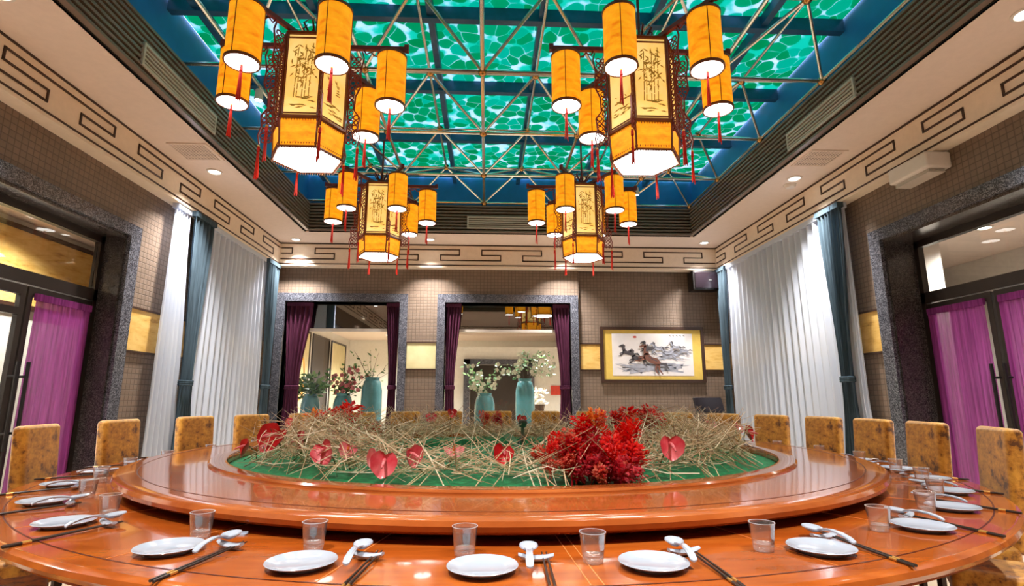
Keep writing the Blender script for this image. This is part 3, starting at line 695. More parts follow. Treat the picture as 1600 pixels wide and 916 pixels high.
def horse(cx, cz, s, lean, body, mane, y):
    m = MB(); k = MB(); f = -1
    def P(a, b): a *= f; c, d = math.cos(lean), math.sin(lean); return (cx+s*(a*c-b*d), cz+s*(a*d+b*c))
    stroke(m, [P(-.5, .02), P(-.25, .06), P(.1, 0), P(.4, .06), P(.55, .1)], [.10*s, .19*s, .16*s, .19*s, .10*s], y)
    stroke(m, [P(.42, .12), P(.62, .40), P(.72, .55)], [.17*s, .11*s, .08*s], y); stroke(m, [P(.66, .58), P(.86, .46), P(.98, .34)], [.09*s, .07*s, .04*s], y)
    for a, b, c_ in ((P(.45, -.05), P(.75, -.2), P(.62, -.42)), (P(.4, -.08), P(.62, -.35), P(.85, -.48)), (P(-.42, -.02), P(-.62, -.28), P(-.9, -.42)), (P(-.35, -.08), P(-.42, -.38), P(-.66, -.55))): stroke(m, [a, b, c_], [.075*s, .045*s, .025*s], y)
    stroke(k, [P(.5, .3), P(.52, .55), P(.66, .68)], [.06*s, .10*s, .03*s], y-.0006); stroke(k, [P(-.5, .06), P(-.8, .16), P(-1.1, 0)], [.05*s, .09*s, .02*s], y-.0006); stroke(k, [P(-.3, .1), P(0, .06), P(.3, .12)], [.02*s, .03*s, .02*s], y-.0006)
    h = obj('ink_horse', m, body, pt, smooth=False); obj('ink_mane', k, mane, h, smooth=False)
m = MB()
for i in range(34): stroke(m, [(random.uniform(-.66, .3)+q*.12, -.30+.16*random.random()+.02*math.sin(q*2+i)) for q in range(4)], [.002, .010, .012, .002], -.0264-.00007*i)
for i in range(20): stroke(m, [(random.uniform(.0, .36)+q*.1, -.1+.16*random.random()+.02*math.sin(q*2+i)) for q in range(4)], [.002, .007, .008, .002], -.0290-.00007*i)
obj('ink_ground', m, 'ink_wash', sheet, smooth=False)
for i, (x, z, s, ln) in enumerate(((-.42, .02, .19, .25), (-.24, -.07, .22, .1), (-.06, .10, .17, .2), (.12, .10, .17, .0), (.28, .03, .16, -.1), (.42, .12, .15, .1), (.55, .06, .13, 0))): horse(x, z, s, -ln, 'ink_wash' if i > 2 else 'ink_grey', 'ink_grey', -.0310-.0014*i)
horse(-.02, -.10, .30, -.5, 'ink_brown', 'ink_grey', -.0420)
m = MB(); blob(m, -.30, .30, .035, .018, 0, -.0266); obj('red_sun', m, 'sign_red', sheet, smooth=False)
for i in range(5):
    m = MB(); stroke(m, [(.30+i*.06, .33), (.33+i*.06, .32)], [.008, .005], -.0266); obj('ink_script', m, 'ink_grey', sheet, smooth=False)
# ------------------------------------------------------------------ vases with flowers in the lobby
def vase(x, y, h, r, label, kind, seed):
    rnd = random.Random(seed)
    t = thing('tall_vase' if h > 1.3 else 'urn', label, 'vase', (x, y, 0), 0, 'teal ceramic vases')
    prof = [(0, .0), (r*.62, 0), (r*.70, .03), (r*.92, h*.35), (r, h*.66), (r*.96, h*.85), (r*.78, h*.95), (r*.66, h*.965), (r*.70, h), (r*.60, h), (r*.56, h*.93), (0, h*.9)]
    obj('vase_body', MB().lathe(prof, 32), 'teal_ceramic', t)
    br = MB(); lf = MB(); bl = MB()
    n_ = 16 if kind != 'dark' else 10
    for i in range(n_):
        a = rnd.uniform(0, 2*PI); sp = rnd.uniform(.15, .75)*.62; hh = rnd.uniform(.18, .62)*(1.0 if kind != 'bush' else .8)
        if kind == 'droop' and i % 3 == 0: a = rnd.uniform(-.5, .5); sp = .5
        pts = []
        for q in range(6):
            u = q/5; dz = hh*(math.sin(u*PI*.75) if kind == 'droop' else u)
            pts.append((sp*u*math.cos(a)+rnd.uniform(-.02, .02), sp*u*math.sin(a)*.6+rnd.uniform(-.02, .02), h*.92+dz))
        br.tube(pts, [.007, .006, .005, .004, .003, .002], 4)
        for q in range(2, 6):
            for w in range(3 if kind != 'dark' else 1):
                p = Vector(pts[q])+Vector((rnd.uniform(-.06, .06), rnd.uniform(-.06, .06), rnd.uniform(-.05, .05)))
                d = Vector((rnd.uniform(-1, 1), rnd.uniform(-1, 1), rnd.uniform(-.3, .8))).normalized(); e = d.orthogonal().normalized(); l = rnd.uniform(.05, .11) if kind != 'bush' else rnd.uniform(.08, .2)
                lf.add([p, p+d*l*.5+e*l*.22, p+d*l, p+d*l*.5-e*l*.22], [(0, 1, 2, 3)])
            if kind in ('white', 'droop', 'pink') and rnd.random() < .75:
                p = Vector(pts[q])+Vector((rnd.uniform(-.05, .05), rnd.uniform(-.05, .05), rnd.uniform(-.03, .05)))
                for w in range(5):
                    an = 2*PI*w/5; d = Vector((math.cos(an), -.35, math.sin(an))).normalized(); e = Vector((-math.sin(an), 0, math.cos(an))); l = .045
                    bl.add([p, p+d*l*.6+e*l*.5, p+d*l, p+d*l*.6-e*l*.5], [(0, 1, 2, 3)])
    obj('branches', br, 'branch', t); obj('leaves', lf, 'foliage', t, smooth=False)
    if bl.v: obj('blossoms', bl, 'blossom_pink' if kind == 'pink' else 'blossom_white', t, smooth=False)
vase(-3.12, 9.95, 1.20, .17, 'round teal urn with leafy green plant behind left glass', 'bush', 31)
vase(-2.55, 9.95, 1.21, .175, 'teal urn with pink blossoms and bare branch behind left glass', 'pink', 32)
vase(-2.03, 9.85, 1.49, .185, 'tall teal vase with dark branches, rightmost behind left glass', 'dark', 33)
vase(-.03, 9.95, 1.21, .185, 'short teal urn with white orchids behind middle glass', 'white', 34)
vase(.69, 9.85, 1.47, .175, 'tall slim teal vase with drooping white orchids behind middle glass', 'droop', 35)
# small pot plants deeper in the lobby
for x, y, nm, sd in ((1.05, 11.2, 'small white orchid in brown pot right of the tall vase in lobby', 41), (-1.05, 11.3, 'small green plant in white pot left of the orchid urn in lobby', 42)):
    t = thing('pot_plant', nm, 'pot plant', (x, y, 0)); rnd = random.Random(sd)
    obj('stand', MB().box((-.15, -.15, 0), (.15, .15, .78)), 'line_brown', t, smooth=False); obj('pot', MB().lathe([(0, .78), (.10, .78), (.14, 1.0), (.12, 1.0), (.1, .95), (0, .94)], 20), 'line_brown' if sd == 41 else 'porcelain', t)
    lf = MB()
    for i in range(60):
        p = Vector((rnd.uniform(-.14, .14), rnd.uniform(-.14, .14), 1.0+rnd.uniform(0, .28))); d = Vector((rnd.uniform(-1, 1), rnd.uniform(-1, 1), rnd.uniform(-.2, .9))).normalized(); e = d.orthogonal().normalized(); l = .12
        lf.add([p, p+d*l*.5+e*l*.25, p+d*l, p+d*l*.5-e*l*.25], [(0, 1, 2, 3)])
    obj('leaves', lf, 'blossom_white' if sd == 41 else 'foliage', t, smooth=False)
# dark stand by the far wall
t = thing('music_stand', 'dark tilted stand top behind the chairs below the painting', 'stand', (3.50, 8.55, 0))
obj('tray', MB().rbox((0, 0, 1.02), (.46, .03, .26), .012, tilt=Matrix.Rotation(R(-28), 3, 'X')), 'black_gloss', t); obj('post', MB().rod((0, .0, .04), (0, .01, .98), .016), 'black', t)
obj('foot', MB().lathe([(0, 0), (.18, 0), (.17, .03), (.03, .05), (0, .05)], 24), 'black', t)
# ------------------------------------------------------------------ table
TX, TY, TR, TZ = 0.115, 3.457, 2.34, 0.75
tb = thing('banquet_table', 'huge round polished orange wood banquet table with moulded edge', 'table', (TX, TY, 0))
obj('table_top', MB().lathe([(0, TZ-.05), (TR-.06, TZ-.055), (TR-.03, TZ-.05), (TR-.035, TZ-.038), (TR-.006, TZ-.032), (TR, TZ-.020), (TR-.004, TZ-.008), (TR-.016, TZ-.001), (TR-.022, TZ), (0, TZ)], 160), 'wood_table', tb)
obj('apron', MB().lathe([(TR-.25, TZ-.16), (TR-.25, TZ-.052), (TR-.29, TZ-.052), (TR-.29, TZ-.16)], 96, closed=True), 'wood_table', tb)
obj('pedestal', MB().lathe([(0, 0), (1.3, 0), (1.3, .06), (1.1, .1), (1.05, TZ-.2), (1.2, TZ-.06), (0, TZ-.06)], 64), 'wood_table', tb)
obj('inlay_ring', MB().lathe([(2.262, TZ-.001), (2.262, TZ+.0008), (2.267, TZ+.0008), (2.267, TZ-.001)], 160, closed=True), 'groove_dark', tb)
for a in range(-180, 180, 15):
    a0 = R(a+4.0-1.0); dx, dy = math.sin(a0), -math.cos(a0)
    for off in (-.014, .014) if a == 0 else (0,):
        p = Vector((dx*1.80-dy*off, dy*1.80+dx*off, TZ)); q = Vector((dx*2.26-dy*off, dy*2.26+dx*off, TZ)); e = Vector((-dy, dx, 0))*.0012
        obj('seam', MB().add([p-e, p+e, q+e, q-e, p-e+Vector((0, 0, .0008)), p+e+Vector((0, 0, .0008)), q+e+Vector((0, 0, .0008)), q-e+Vector((0, 0, .0008))], [(0, 3, 2, 1), (4, 5, 6, 7), (0, 1, 5, 4), (2, 3, 7, 6), (1, 2, 6, 5), (3, 0, 4, 7)]), 'seam_gold', tb, smooth=False)
ZS, RS, RI = .82, 1.965, 1.52
ls = thing('lazy_susan', 'wide polished wooden turntable ring raised on the banquet table', 'lazy susan', (TX, TY, TZ))
z = ZS-TZ
obj('bearing_base', MB().lathe([(0, .001), (1.72, .001), (1.72, z-.052), (0, z-.052)], 96), 'black', ls)
obj('turntable_ring', MB().lathe([(RI, z-.045), (RS-.05, z-.046), (RS-.02, z-.044), (RS-.004, z-.034), (RS, z-.020), (RS-.006, z-.007), (RS-.020, z-.0015), (RS-.05, z), (RI, z)], 160, closed=True), 'wood_susan', ls)
obj('groove', MB().lathe([(1.872, z-.001), (1.872, z+.0008), (1.877, z+.0008), (1.877, z-.001)], 160, closed=True), 'groove_dark', ls)
obj('inner_border', MB().lathe([(RI, z-.02), (RI+.085, z-.001), (RI+.085, z+.006), (RI+.077, z+.013), (RI+.02, z+.016), (RI+.004, z+.012), (RI, z+.006)], 128, closed=True), 'wood_susan', ls)
ty = thing('turf_tray', 'round green turf tray with sunken middle inside the turntable', 'planter', (TX, TY, ZS))
tz = -.024
obj('turf', MB().lathe([(RI-.004, tz-.02), (RI-.004, tz), (1.2, tz+.012), (.93, tz+.022), (.87, tz+.02), (.85, tz-.02), (.85, -.0455)], 120), 'felt_green', ty)
obj('well_floor', MB().lathe([(0, -.0455), (.85, -.0455), (.85, -.05), (0, -.05)], 96), 'felt_green', ty)
# nozzle in the middle of the tray
t = thing('fountain_nozzle', 'small metal fitting standing among the twigs at the tray centre', 'nozzle', (.26, 3.95, ZS-.045))
obj('nozzle_pipe', MB().rod((0, 0, 0), (0, 0, .16), .012), 'chrome_dark', t); obj('nozzle_head', MB().lathe([(0, .15), (.02, .15), (.034, .18), (.03, .20), (0, .205)], 16), 'chrome_dark', t)
for i in range(3): obj('nozzle_leg', MB().rod((0, 0, .10), (.09*math.cos(i*2.09), .09*math.sin(i*2.09), 0.004), .006, n=6), 'chrome_dark', t)
# ------------------------------------------------------------------ twigs
rnd = random.Random(5); tw = MB()
def twig(p, d, l, r):
    d = d.normalized(); a = d.orthogonal().normalized(); b = d.cross(a)
    q = p+d*l; m_ = p+d*(l*.5)+a*rnd.uniform(-.014, .014)+b*rnd.uniform(-.014, .014); vs = []
    for c, rr in ((p, r), (m_, r*.85), (q, r*.45)):
        for k in range(3):
            t_ = 2*PI*k/3; vs.append(c+a*(rr*math.cos(t_))+b*(rr*math.sin(t_)))
    tw.add(vs, [(k, (k+1) % 3, 3+(k+1) % 3, 3+k) for k in range(3)]+[(3+k, 3+(k+1) % 3, 6+(k+1) % 3, 6+k) for k in range(3)]+[(8, 7, 6)])
for i in range(4600):
    th = rnd.uniform(0, 2*PI); rr = rnd.triangular(.86, 1.46, 1.2); top = .20*math.sqrt(max(0, 1-((rr-1.18)/.40)**2))+.01
    bumpy = .85+.15*math.sin(3*th+1)+.15*math.sin(7*th)
    dth = abs((th+PI/2+PI) % (2*PI)-PI)
    if dth > 2.2: bumpy *= .5
    if dth < .62: bumpy *= .30+.70*(dth/.62)**2
    if dth < .36 and rnd.random() < .42: continue
    p = Vector((TX+rr*math.cos(th), TY+rr*math.sin(th), ZS+rnd.uniform(0.0, 1.0)**.8*top*bumpy))
    tang = Vector((-math.sin(th), math.cos(th), 0)); rad = Vector((math.cos(th), math.sin(th), 0))
    d = tang*rnd.uniform(-1, 1)+rad*rnd.uniform(-.6, .6)+Vector((0, 0, rnd.uniform(-.35, .45)))
    l = rnd.uniform(.10, .30); q = p+d.normalized()*l
    if math.hypot(q.x-TX, q.y-TY) > 1.485 or q.z < ZS-.02: d = -d; q = p+d.normalized()*l
    if math.hypot(q.x-TX, q.y-TY) > 1.495 or q.z < ZS-.02 or q.z > 1.09: continue
    twig(p, d, l, rnd.uniform(.0012, .0027))
for i in range(170):                       # legs that prop the tangle on the turf
    th = rnd.uniform(0, 2*PI); rr = rnd.uniform(1.34, 1.47)
    p = Vector((TX+rr*math.cos(th), TY+rr*math.sin(th), ZS-.02)); c = Vector((TX+1.2*math.cos(th+rnd.uniform(-.14, .14)), TY+1.2*math.sin(th+rnd.uniform(-.14, .14)), ZS+.12))
    twig(p, c-p, rnd.uniform(.16, .30), rnd.uniform(.002, .0032))
two = obj('twig_tangle', tw, 'twigs', smooth=False, kind='stuff'); tag(two, 'tangled wreath of dry beige twigs lying on the green turf', 'twigs')
# ------------------------------------------------------------------ anthuriums
def heart(n=22, s=1.0):
    pts = []
    for i in range(n):
        t = 2*PI*i/n; p = math.degrees(t); d1 = (p-90+180) % 360-180; d2 = (p+90+180) % 360-180
        r = s*.056*(1-.42*math.exp(-(d1/24)**2)+.17*math.exp(-(d2/30)**2)+.03*math.sin(7*t))
        pts.append((r*math.cos(t), r*math.sin(t)))
    return pts
def anthurium(u, v, y, s, look, mat, label, rollv=0.0):
    c = at(u, v, y)
    t = thing('anthurium', label, 'flower', c, 0, 'anthuriums in the twig wreath')
    t.rotation_euler = look
    H = heart(24, s); m = MB(); vs = [(0, 0.012*s, -.012*s)]
    for ring, k in ((.5, -.004), (.85, .0), (1.0, .006)):
        for (x, z) in H: vs.append((x*ring, z*ring+.012*s*(1-ring), k*s+.03*s*abs(x/(.062*s))**2*ring))
    n_ = len(H); fs = [(0, 1+i, 1+(i+1) % n_) for i in range(n_)]
    for q in range(2):
        for i in range(n_): fs.append((1+q*n_+i, 1+(q+1)*n_+i, 1+(q+1)*n_+(i+1) % n_, 1+q*n_+(i+1) % n_))
    m.add(vs, fs)
    off = len(m.v); m.add([(a, b, c_-.003*s) for a, b, c_ in vs], [tuple(reversed(f)) for f in fs])
    obj('spathe', m, mat, t)
    obj('spadix', MB().tube([(0, .012*s, -.008*s), (0, .004*s, .02*s), (0, -.012*s, .045*s), (0, -.026*s, .062*s)], [.0075*s, .0078*s, .0065*s, .003*s], 8), 'spathe_pink' if mat != 'spathe_pink' else 'petal_orange', t)
    inv = t.rotation_euler.to_matrix().inverted()
    down = inv @ Vector((rnd.uniform(-.05, .05), rnd.uniform(0, .06), -(c.z-(ZS+.01))))
    obj('stem', MB().tube([(0, .012*s, -.010*s), Vector((0, .012*s, -.012*s))*.5+down*.45+Vector((0, 0, -.02)), down], .0035, 6), 'stem_green', t)
def face(pitch, yaw, roll=0): return (R(pitch), R(roll), R(yaw))     # pitch 90 = faces the camera
AN = [(429, 684, 2.75, 1.62, face(62, -25, 25), 'spathe_red', 'largest deep red heart anthurium at the left of the wreath'),
      (385, 699, 2.80, 1.0, face(75, -60, 20), 'spathe_red', 'small red anthurium at the far left rim of the turf'),
      (507, 705, 2.35, 1.12, face(78, -15, -30), 'spathe_rose', 'rose anthurium right of the deep red heart one'),
      (543, 703, 2.40, .85, face(60, 10, 20), 'spathe_pink', 'small pink anthurium beside the rose one at left front'),
      (600, 723, 2.15, 1.12, face(80, 5, 10), 'spathe_rose', 'pink heart anthurium facing forward at the front left'),
      (584, 716, 2.22, .85, face(60, 25, 35), 'spathe_pink', 'pale pink anthurium tucked behind the forward facing heart'),
      (643, 711, 2.2, .95, face(85, 50, -15), 'spathe_rose', 'red anthurium seen edge on right of the front heart'),
      (709, 708, 2.35, 1.0, face(22, 10, 0), 'spathe_pink', 'pale pink anthurium lying flat near the sunken middle'),
      (785, 708, 2.3, .95, face(70, 10, 15), 'spathe_red', 'dark red anthurium just right of the tray middle'),
      (526, 678, 3.6, 1.15, face(35, 0, 0), 'spathe_pink', 'pink anthurium lying flat behind the rose one at left'),
      (567, 668, 4.2, 1.0, face(50, -10, 20), 'spathe_pink', 'pink anthurium at the back left near the red plume'),
      (473, 688, 2.7, 1.0, face(80, -70, 30), 'spathe_rose', 'red anthurium seen edge on behind the big heart'),
      (455, 660, 4.3, 1.0, face(75, -40, 0), 'spathe_rose', 'rose anthurium standing high at the back left'),
      (674, 652, 4.55, 1.0, face(75, 0, 0), 'spathe_rose', 'small rose anthurium at the back centre left'),
      (706, 645, 4.65, .9, face(70, 20, 0), 'spathe_red', 'small red anthurium topmost at the back centre'),
      (1048, 697, 2.25, 1.12, face(82, 0, 0), 'spathe_rose', 'rose heart anthurium facing forward right of the red bunch'),
      (1108, 663, 3.9, 1.1, face(35, 20, 10), 'spathe_pink', 'pink anthurium lying flat at the back right'),
      (1168, 677, 3.4, 1.15, face(70, 55, -20), 'spathe_red', 'red anthurium at the far right end of the wreath'),
      (1152, 668, 3.6, .9, face(60, 30, 30), 'spathe_rose', 'small rose anthurium just left of the far right red one'),
      (815, 655, 4.6, .9, face(75, 0, 10), 'spathe_red', 'small dark red anthurium at the back behind the nozzle')]
for a in AN: anthurium(*a[:3], a[3]*.80, *a[4:])
for u, v, y, yaw, nm in ((722, 716, 2.6, 30, 'flat green leaf beside the pale pink anthurium'), (1083, 707, 2.8, -20, 'green leaf right of the rose heart anthurium'), (795, 686, 3.2, 60, 'green leaf near the metal fitting')):
    c = at(u, v, y); t = thing('green_leaf', nm, 'leaf', c); t.rotation_euler = face(40, yaw)
    H = [(x, z) for x, z in heart(20, 1.0)]; m = MB(); vs = [(0, 0, -.006)]+[(x, z, .01*abs(x)/.06) for x, z in H]; m.add(vs, [(0, 1+i, 1+(i+1) % 20) for i in range(20)])
    m.add([(a, b, q-.002) for a, b, q in vs], [(0, 1+(i+1) % 20, 1+i) for i in range(20)]); obj('blade', m, 'leaf_green', t)
    dn = t.rotation_euler.to_matrix().inverted() @ Vector((0, .02, -(c.z-ZS)+.005)); obj('stalk', MB().tube([(0, 0, -.006), dn*.5, dn], .003, 5), 'stem_green', t)
# ------------------------------------------------------------------ red flower bunches
def plume_mesh(seed, L, W_, mat, nb=130):
    r2 = random.Random(seed); m = MB()
    m.rod((0, 0, -.02), (0, 0, L*.9), .004, .002, 5)
    for i in range(nb):
        u = r2.random()**.8; z_ = L*(.15+.85*u); w = W_*math.sin(PI*min(1, .22+.78*(1-u)))**.7*(.35+.65*r2.random()); a = r2.uniform(0, 2*PI)
        p = Vector((w*math.cos(a), w*math.sin(a), z_)); d = (Vector((math.cos(a), math.sin(a), r2.uniform(-.1, 1.0)))).normalized(); e = d.cross(Vector((0, 0, 1))).normalized(); nrm = d.cross(e); l = r2.uniform(.55, 1.15)*W_*.65
        b = p-d*l*.25
        m.add([b, b+d*l*.55+e*l*.34+nrm*l*.10, b+d*l, b+d*l*.55-e*l*.34+nrm*l*.10, b+d*l*.5-nrm*l*.12], [(0, 1, 4), (1, 2, 4), (2, 3, 4), (3, 0, 4)])
    return m.mesh('flower_spike', mat, smooth=False)
PL = {}
for k_, mt in (('r', 'petal_red'), ('c', 'petal_crimson'), ('o', 'petal_coral'), ('y', 'petal_orange')):
    PL[k_] = [plume_mesh(100+i+ord(k_), .15, .042, mt) for i in range(2)]
def bunch(label, base_u, base_v, y, spikes):
    b0 = at(base_u, base_v, y); b0.z = ZS-.015
    t = thing('red_flower_bunch', label, 'flowers', b0); rr = random.Random(int(base_u))
    for (u, v, dy, k_, s, lean) in spikes:
        p = at(u, v, y+dy); q = Vector((p.x-TX, p.y-TY)); p.z = max(p.z, ZS+.06*s)
        if q.length > 1.40: q = q.normalized()*1.40; p.x, p.y = TX+q.x, TY+q.y
        o = obj('flower_spike', rr.choice(PL[k_]), None, t); o.scale = (s, s, s)
        o.location = (p.x-b0.x, p.y-b0.y, p.z-b0.z-.075*s); o.rotation_euler = (R(rr.uniform(-25, 25)), R(lean), R(rr.uniform(0, 360)))
rr_ = random.Random(3); S = []
for (u, v, k_, s, ln) in ((913, 667, 'r', .95, 4), (908, 672, 'r', .8, -8), (926, 655, 'y', .85, 6), (935, 648, 'o', .6, 20), (972, 672, 'r', 1.0, 8), (982, 682, 'r', .95, 15), (962, 690, 'r', .8, 0), (978, 705, 'r', .9, 25)): S.append((u, v+9, .0, k_, s, ln))
for i in range(34): S.append((rr_.uniform(885, 990), rr_.uniform(682, 745), rr_.uniform(-.12, .02), rr_.choice('crr'), rr_.uniform(.70, 1.0), rr_.uniform(-50, 50)))
for i in range(22): S.append((rr_.uniform(855, 915), rr_.uniform(688, 735), rr_.uniform(-.10, .06), rr_.choice('oor'), rr_.uniform(.45, .7), rr_.uniform(-70, 10)))
for i in range(9): S.append((rr_.uniform(890, 980), rr_.uniform(738, 752), rr_.uniform(-.15, -.08), rr_.choice('cco'), rr_.uniform(.5, .7), rr_.uniform(-60, 60)))
bunch('big front bunch of scarlet and crimson flower spikes right of centre', 935, 745, 2.24, S)
S = []
for (u, v, k_, s, ln) in ((530, 648, 'r', 1.25, 0), (545, 655, 'r', 1.2, 15), (520, 657, 'r', 1.1, -15), (553, 662, 'r', .9, 30), (512, 662, 'o', 1.0, -30), (497, 652, 'y', .9, -10), (505, 660, 'o', .8, -20), (537, 664, 'r', 1.0, 10), (566, 664, 'o', .8, 50)): S.append((u, v, 0, k_, s*1.5, ln))
S = [(a, b+9, *c) for a, b, *c in S]
bunch('bright red plume bunch with orange edge at the back left', 530, 680, 4.0, S)
S = []
for i in range(16): S.append((rr_.uniform(965, 1030), rr_.uniform(645, 662), rr_.uniform(-.1, .1), rr_.choice('rrco'), rr_.uniform(1.0, 1.5), rr_.uniform(-50, 50)))
S = [(a, b+10, *c) for a, b, *c in S]
bunch('pinkish red flower bunch at the back right below the painting', 1000, 670, 3.9, S)
S = []
for i in range(8): S.append((rr_.uniform(745, 790), rr_.uniform(648, 660), rr_.uniform(-.1, .1), rr_.choice('coo'), rr_.uniform(.45, .7), rr_.uniform(-50, 50)))
bunch('small coral flower bunch at the back centre behind the twigs', 765, 665, 4.55, S)
# ------------------------------------------------------------------ chairs
def chair():
    t = thing('dining_chair', '', 'chair', (0, 0, 0), 0, 'gold velvet chairs round the table')
    tl = Matrix.Rotation(R(4), 3, 'X')
    obj('backrest', MB().rbox((0, -.045, .72), (.305, .07, .545), .024, 3, tl), 'velvet', t)
    sb = MB().rbox((0, .155, .435), (.315, .35, .10), .03, 3); sb.v = [(x*(1-.35*max(0, y)), y, z_) for x, y, z_ in sb.v]; obj('seat', sb, 'velvet', t)
    for sx in (-1, 1):
        obj('leg', MB().rod((sx*.12, .29, 0), (sx*.12, .29, .40), .014, .022, 6), 'line_brown', t); obj('leg', MB().rod((sx*.135, .0, 0), (sx*.135, .0, .40), .014, .022, 6), 'line_brown', t)
    return t
ch0 = chair(); first = True
LA = [-12, -22.3, -33, -45.5, -57.2, -69, -84, -99.7, -114, -127, -140]
RA = [12, 23, 33.5, 43.8, 54.2, 64.7, 75.7, 85.8, 96.5, 111, 124, 137]
for side, lst in (('mid', [0.2]), ('left', LA), ('right', RA)):
    for i, a in enumerate(lst):
        c = ch0 if first else copy_tree(ch0); first = False
        rr = 2.44; x = TX+rr*math.sin(R(a)); y = TY+rr*math.cos(R(a))
        c.location = (x, y, 0); c.rotation_euler = (0, 0, PI-R(a))
        c['label'] = 'gold velvet dining chair at the middle of the far side' if side == 'mid' else 'gold velvet dining chair, %s to the %s of the far middle chair' % (ORD[i], side)
# ------------------------------------------------------------------ place settings
plate_m = MB().lathe([(0, .004), (.045, .004), (.048, .0), (.054, .0), (.060, .006), (.079, .013), (.0805, .0145), (.079, .016), (.058, .0095), (.052, .0072), (0, .0068)], 40).mesh('dinner_plate', 'porcelain')
gl = []
for k_ in range(12): pass
def ridged(prof, n_=48, zlim=.04, amp=.03, nz_out=99):
    vs = []
    for i in range(n_):
        t_ = 2*PI*i/n_
        for q, (r, z_) in enumerate(prof):
            k = 1.0+(amp*math.cos(10*t_) if 0 < z_ < zlim and q < nz_out else 0); vs.append((r*k*math.cos(t_), r*k*math.sin(t_), z_))
    p = len(prof); return MB().add(vs, [(i*p+q, ((i+1) % n_)*p+q, ((i+1) % n_)*p+q+1, i*p+q+1) for i in range(n_) for q in range(p-1)])
glass_m = ridged([(.0255, .016), (.0268, .026), (.0292, .046), (.0318, .066), (.0322, .0672), (.0318, .0682), (.0308, .0672), (.0282, .046), (.0258, .026), (.0245, .0162)], zlim=.03, nz_out=3).mesh('glass_wall', 'tumbler_glass', ang=60)
base_m = ridged([(0, 0), (.0215, 0), (.0235, .002), (.0245, .010), (.0254, .0158), (.0240, .0185), (.018, .0165), (0, .0150)], zlim=.0155, amp=.045, nz_out=5).mesh('glass_base', 'tumbler_base', ang=60)
rim_m = MB().tube([(.0314*math.cos(q*PI/16), .0314*math.sin(q*PI/16), .0680) for q in range(32)], .0008, 5, True).mesh('glass_rim', 'tumbler_rim')
def spoon_mesh():
    m = MB(); n_ = 18; vs = []; fs = []          # bowl at +y (towards table centre), handle to -y
    layers = []
    for sgn, th in ((1, 0.0), (-1, .0022)):
        for j in range(6):
            f_ = j/5; rx, ry = .0185*f_+(.001 if sgn < 0 else 0), .026*f_+(.001 if sgn < 0 else 0); z_ = .011*(f_**2)+(.0 if sgn > 0 else -th)
            for i in range(n_):
                t_ = 2*PI*i/n_; vs.append((rx*math.cos(t_)*(1+.10*math.sin(t_)), .034+ry*math.sin(t_), z_))
    for L_ in (0, 1):
        for j in range(5):
            for i in range(n_):
                a = L_*6*n_+j*n_+i; b = L_*6*n_+j*n_+(i+1) % n_; c = b+n_; d = a+n_
                fs.append((a, b, c, d) if L_ == 0 else (d, c, b, a))
    for i in range(n_):
        a = 5*n_+i; b = 5*n_+(i+1) % n_; fs.append((a, b, 11*n_+(i+1) % n_, 11*n_+i))
    m.add(vs, fs)
    hp = [(.012, .010), (0, .014), (-.02, .0175), (-.045, .017), (-.065, .013), (-.078, .007)]; ws = [.009, .0065, .006, .0065, .0075, .0065]; vs = []
    for (y, z_), w in zip(hp, ws):
        for dx, dz in ((-w, .002), (0, -.0005), (w, .002), (w*.9, -.0015), (0, -.004), (-w*.9, -.0015)): vs.append((dx, y, z_+dz))
    fs = [(i*6+k, (i+1)*6+k, (i+1)*6+(k+1) % 6, i*6+(k+1) % 6) for i in range(5) for k in range(6)]+[tuple(range(6)), tuple(35-k for k in range(6))]
    m.add(vs, fs); return m.mesh('soup_spoon', 'porcelain')
spoon_m = spoon_mesh()
rm = MB(); vs = []; NP = 12           # boat-shaped rest, long axis x
for i in range(9):
    u = -1+i/4; w = .0135*(1-.55*u*u)+.002; zc_ = .010+.006*u*u
    for k in range(NP):
        t_ = 2*PI*k/NP; vs.append((.042*u, w*math.cos(t_), max(.0, zc_+(.0085 if math.sin(t_) < 0 else .0045)*math.sin(t_)) if abs(u) < .8 else zc_+.004*math.sin(t_)))
rm.add(vs, [(i*NP+k, (i+1)*NP+k, (i+1)*NP+(k+1) % NP, i*NP+(k+1) % NP) for i in range(8) for k in range(NP)]+[tuple(range(NP)), tuple(9*NP-1-k for k in range(NP))])
rest_m = rm.mesh('spoon_rest', 'porcelain')
CL = .265
chop_m = MB().rod((0, 0, 0), (0, CL*.80, 0), .0033, .0018, 8).rod((0, -.012, 0), (0, 0, 0), .0033, .0033, 8).mesh('shaft', 'chop_dark')
chop_b = MB().rod((0, -.032, 0), (0, -.012, 0), .0035, .0035, 8).mesh('gold_ferrule', 'gold_band')
chop_e = MB().rod((0, -.073, 0), (0, -.032, 0), .0035, .0035, 6).mesh('end_cap', 'chop_dark')
LS = [-3.2, -14.3, -24.9, -40, -53.2, -66, -77.6, -89, -101, -113, -125]
RSs = [7.2, 19.7, 32.8, 44, 55.2, 65.7, 76, 87, 98, 109, 121]
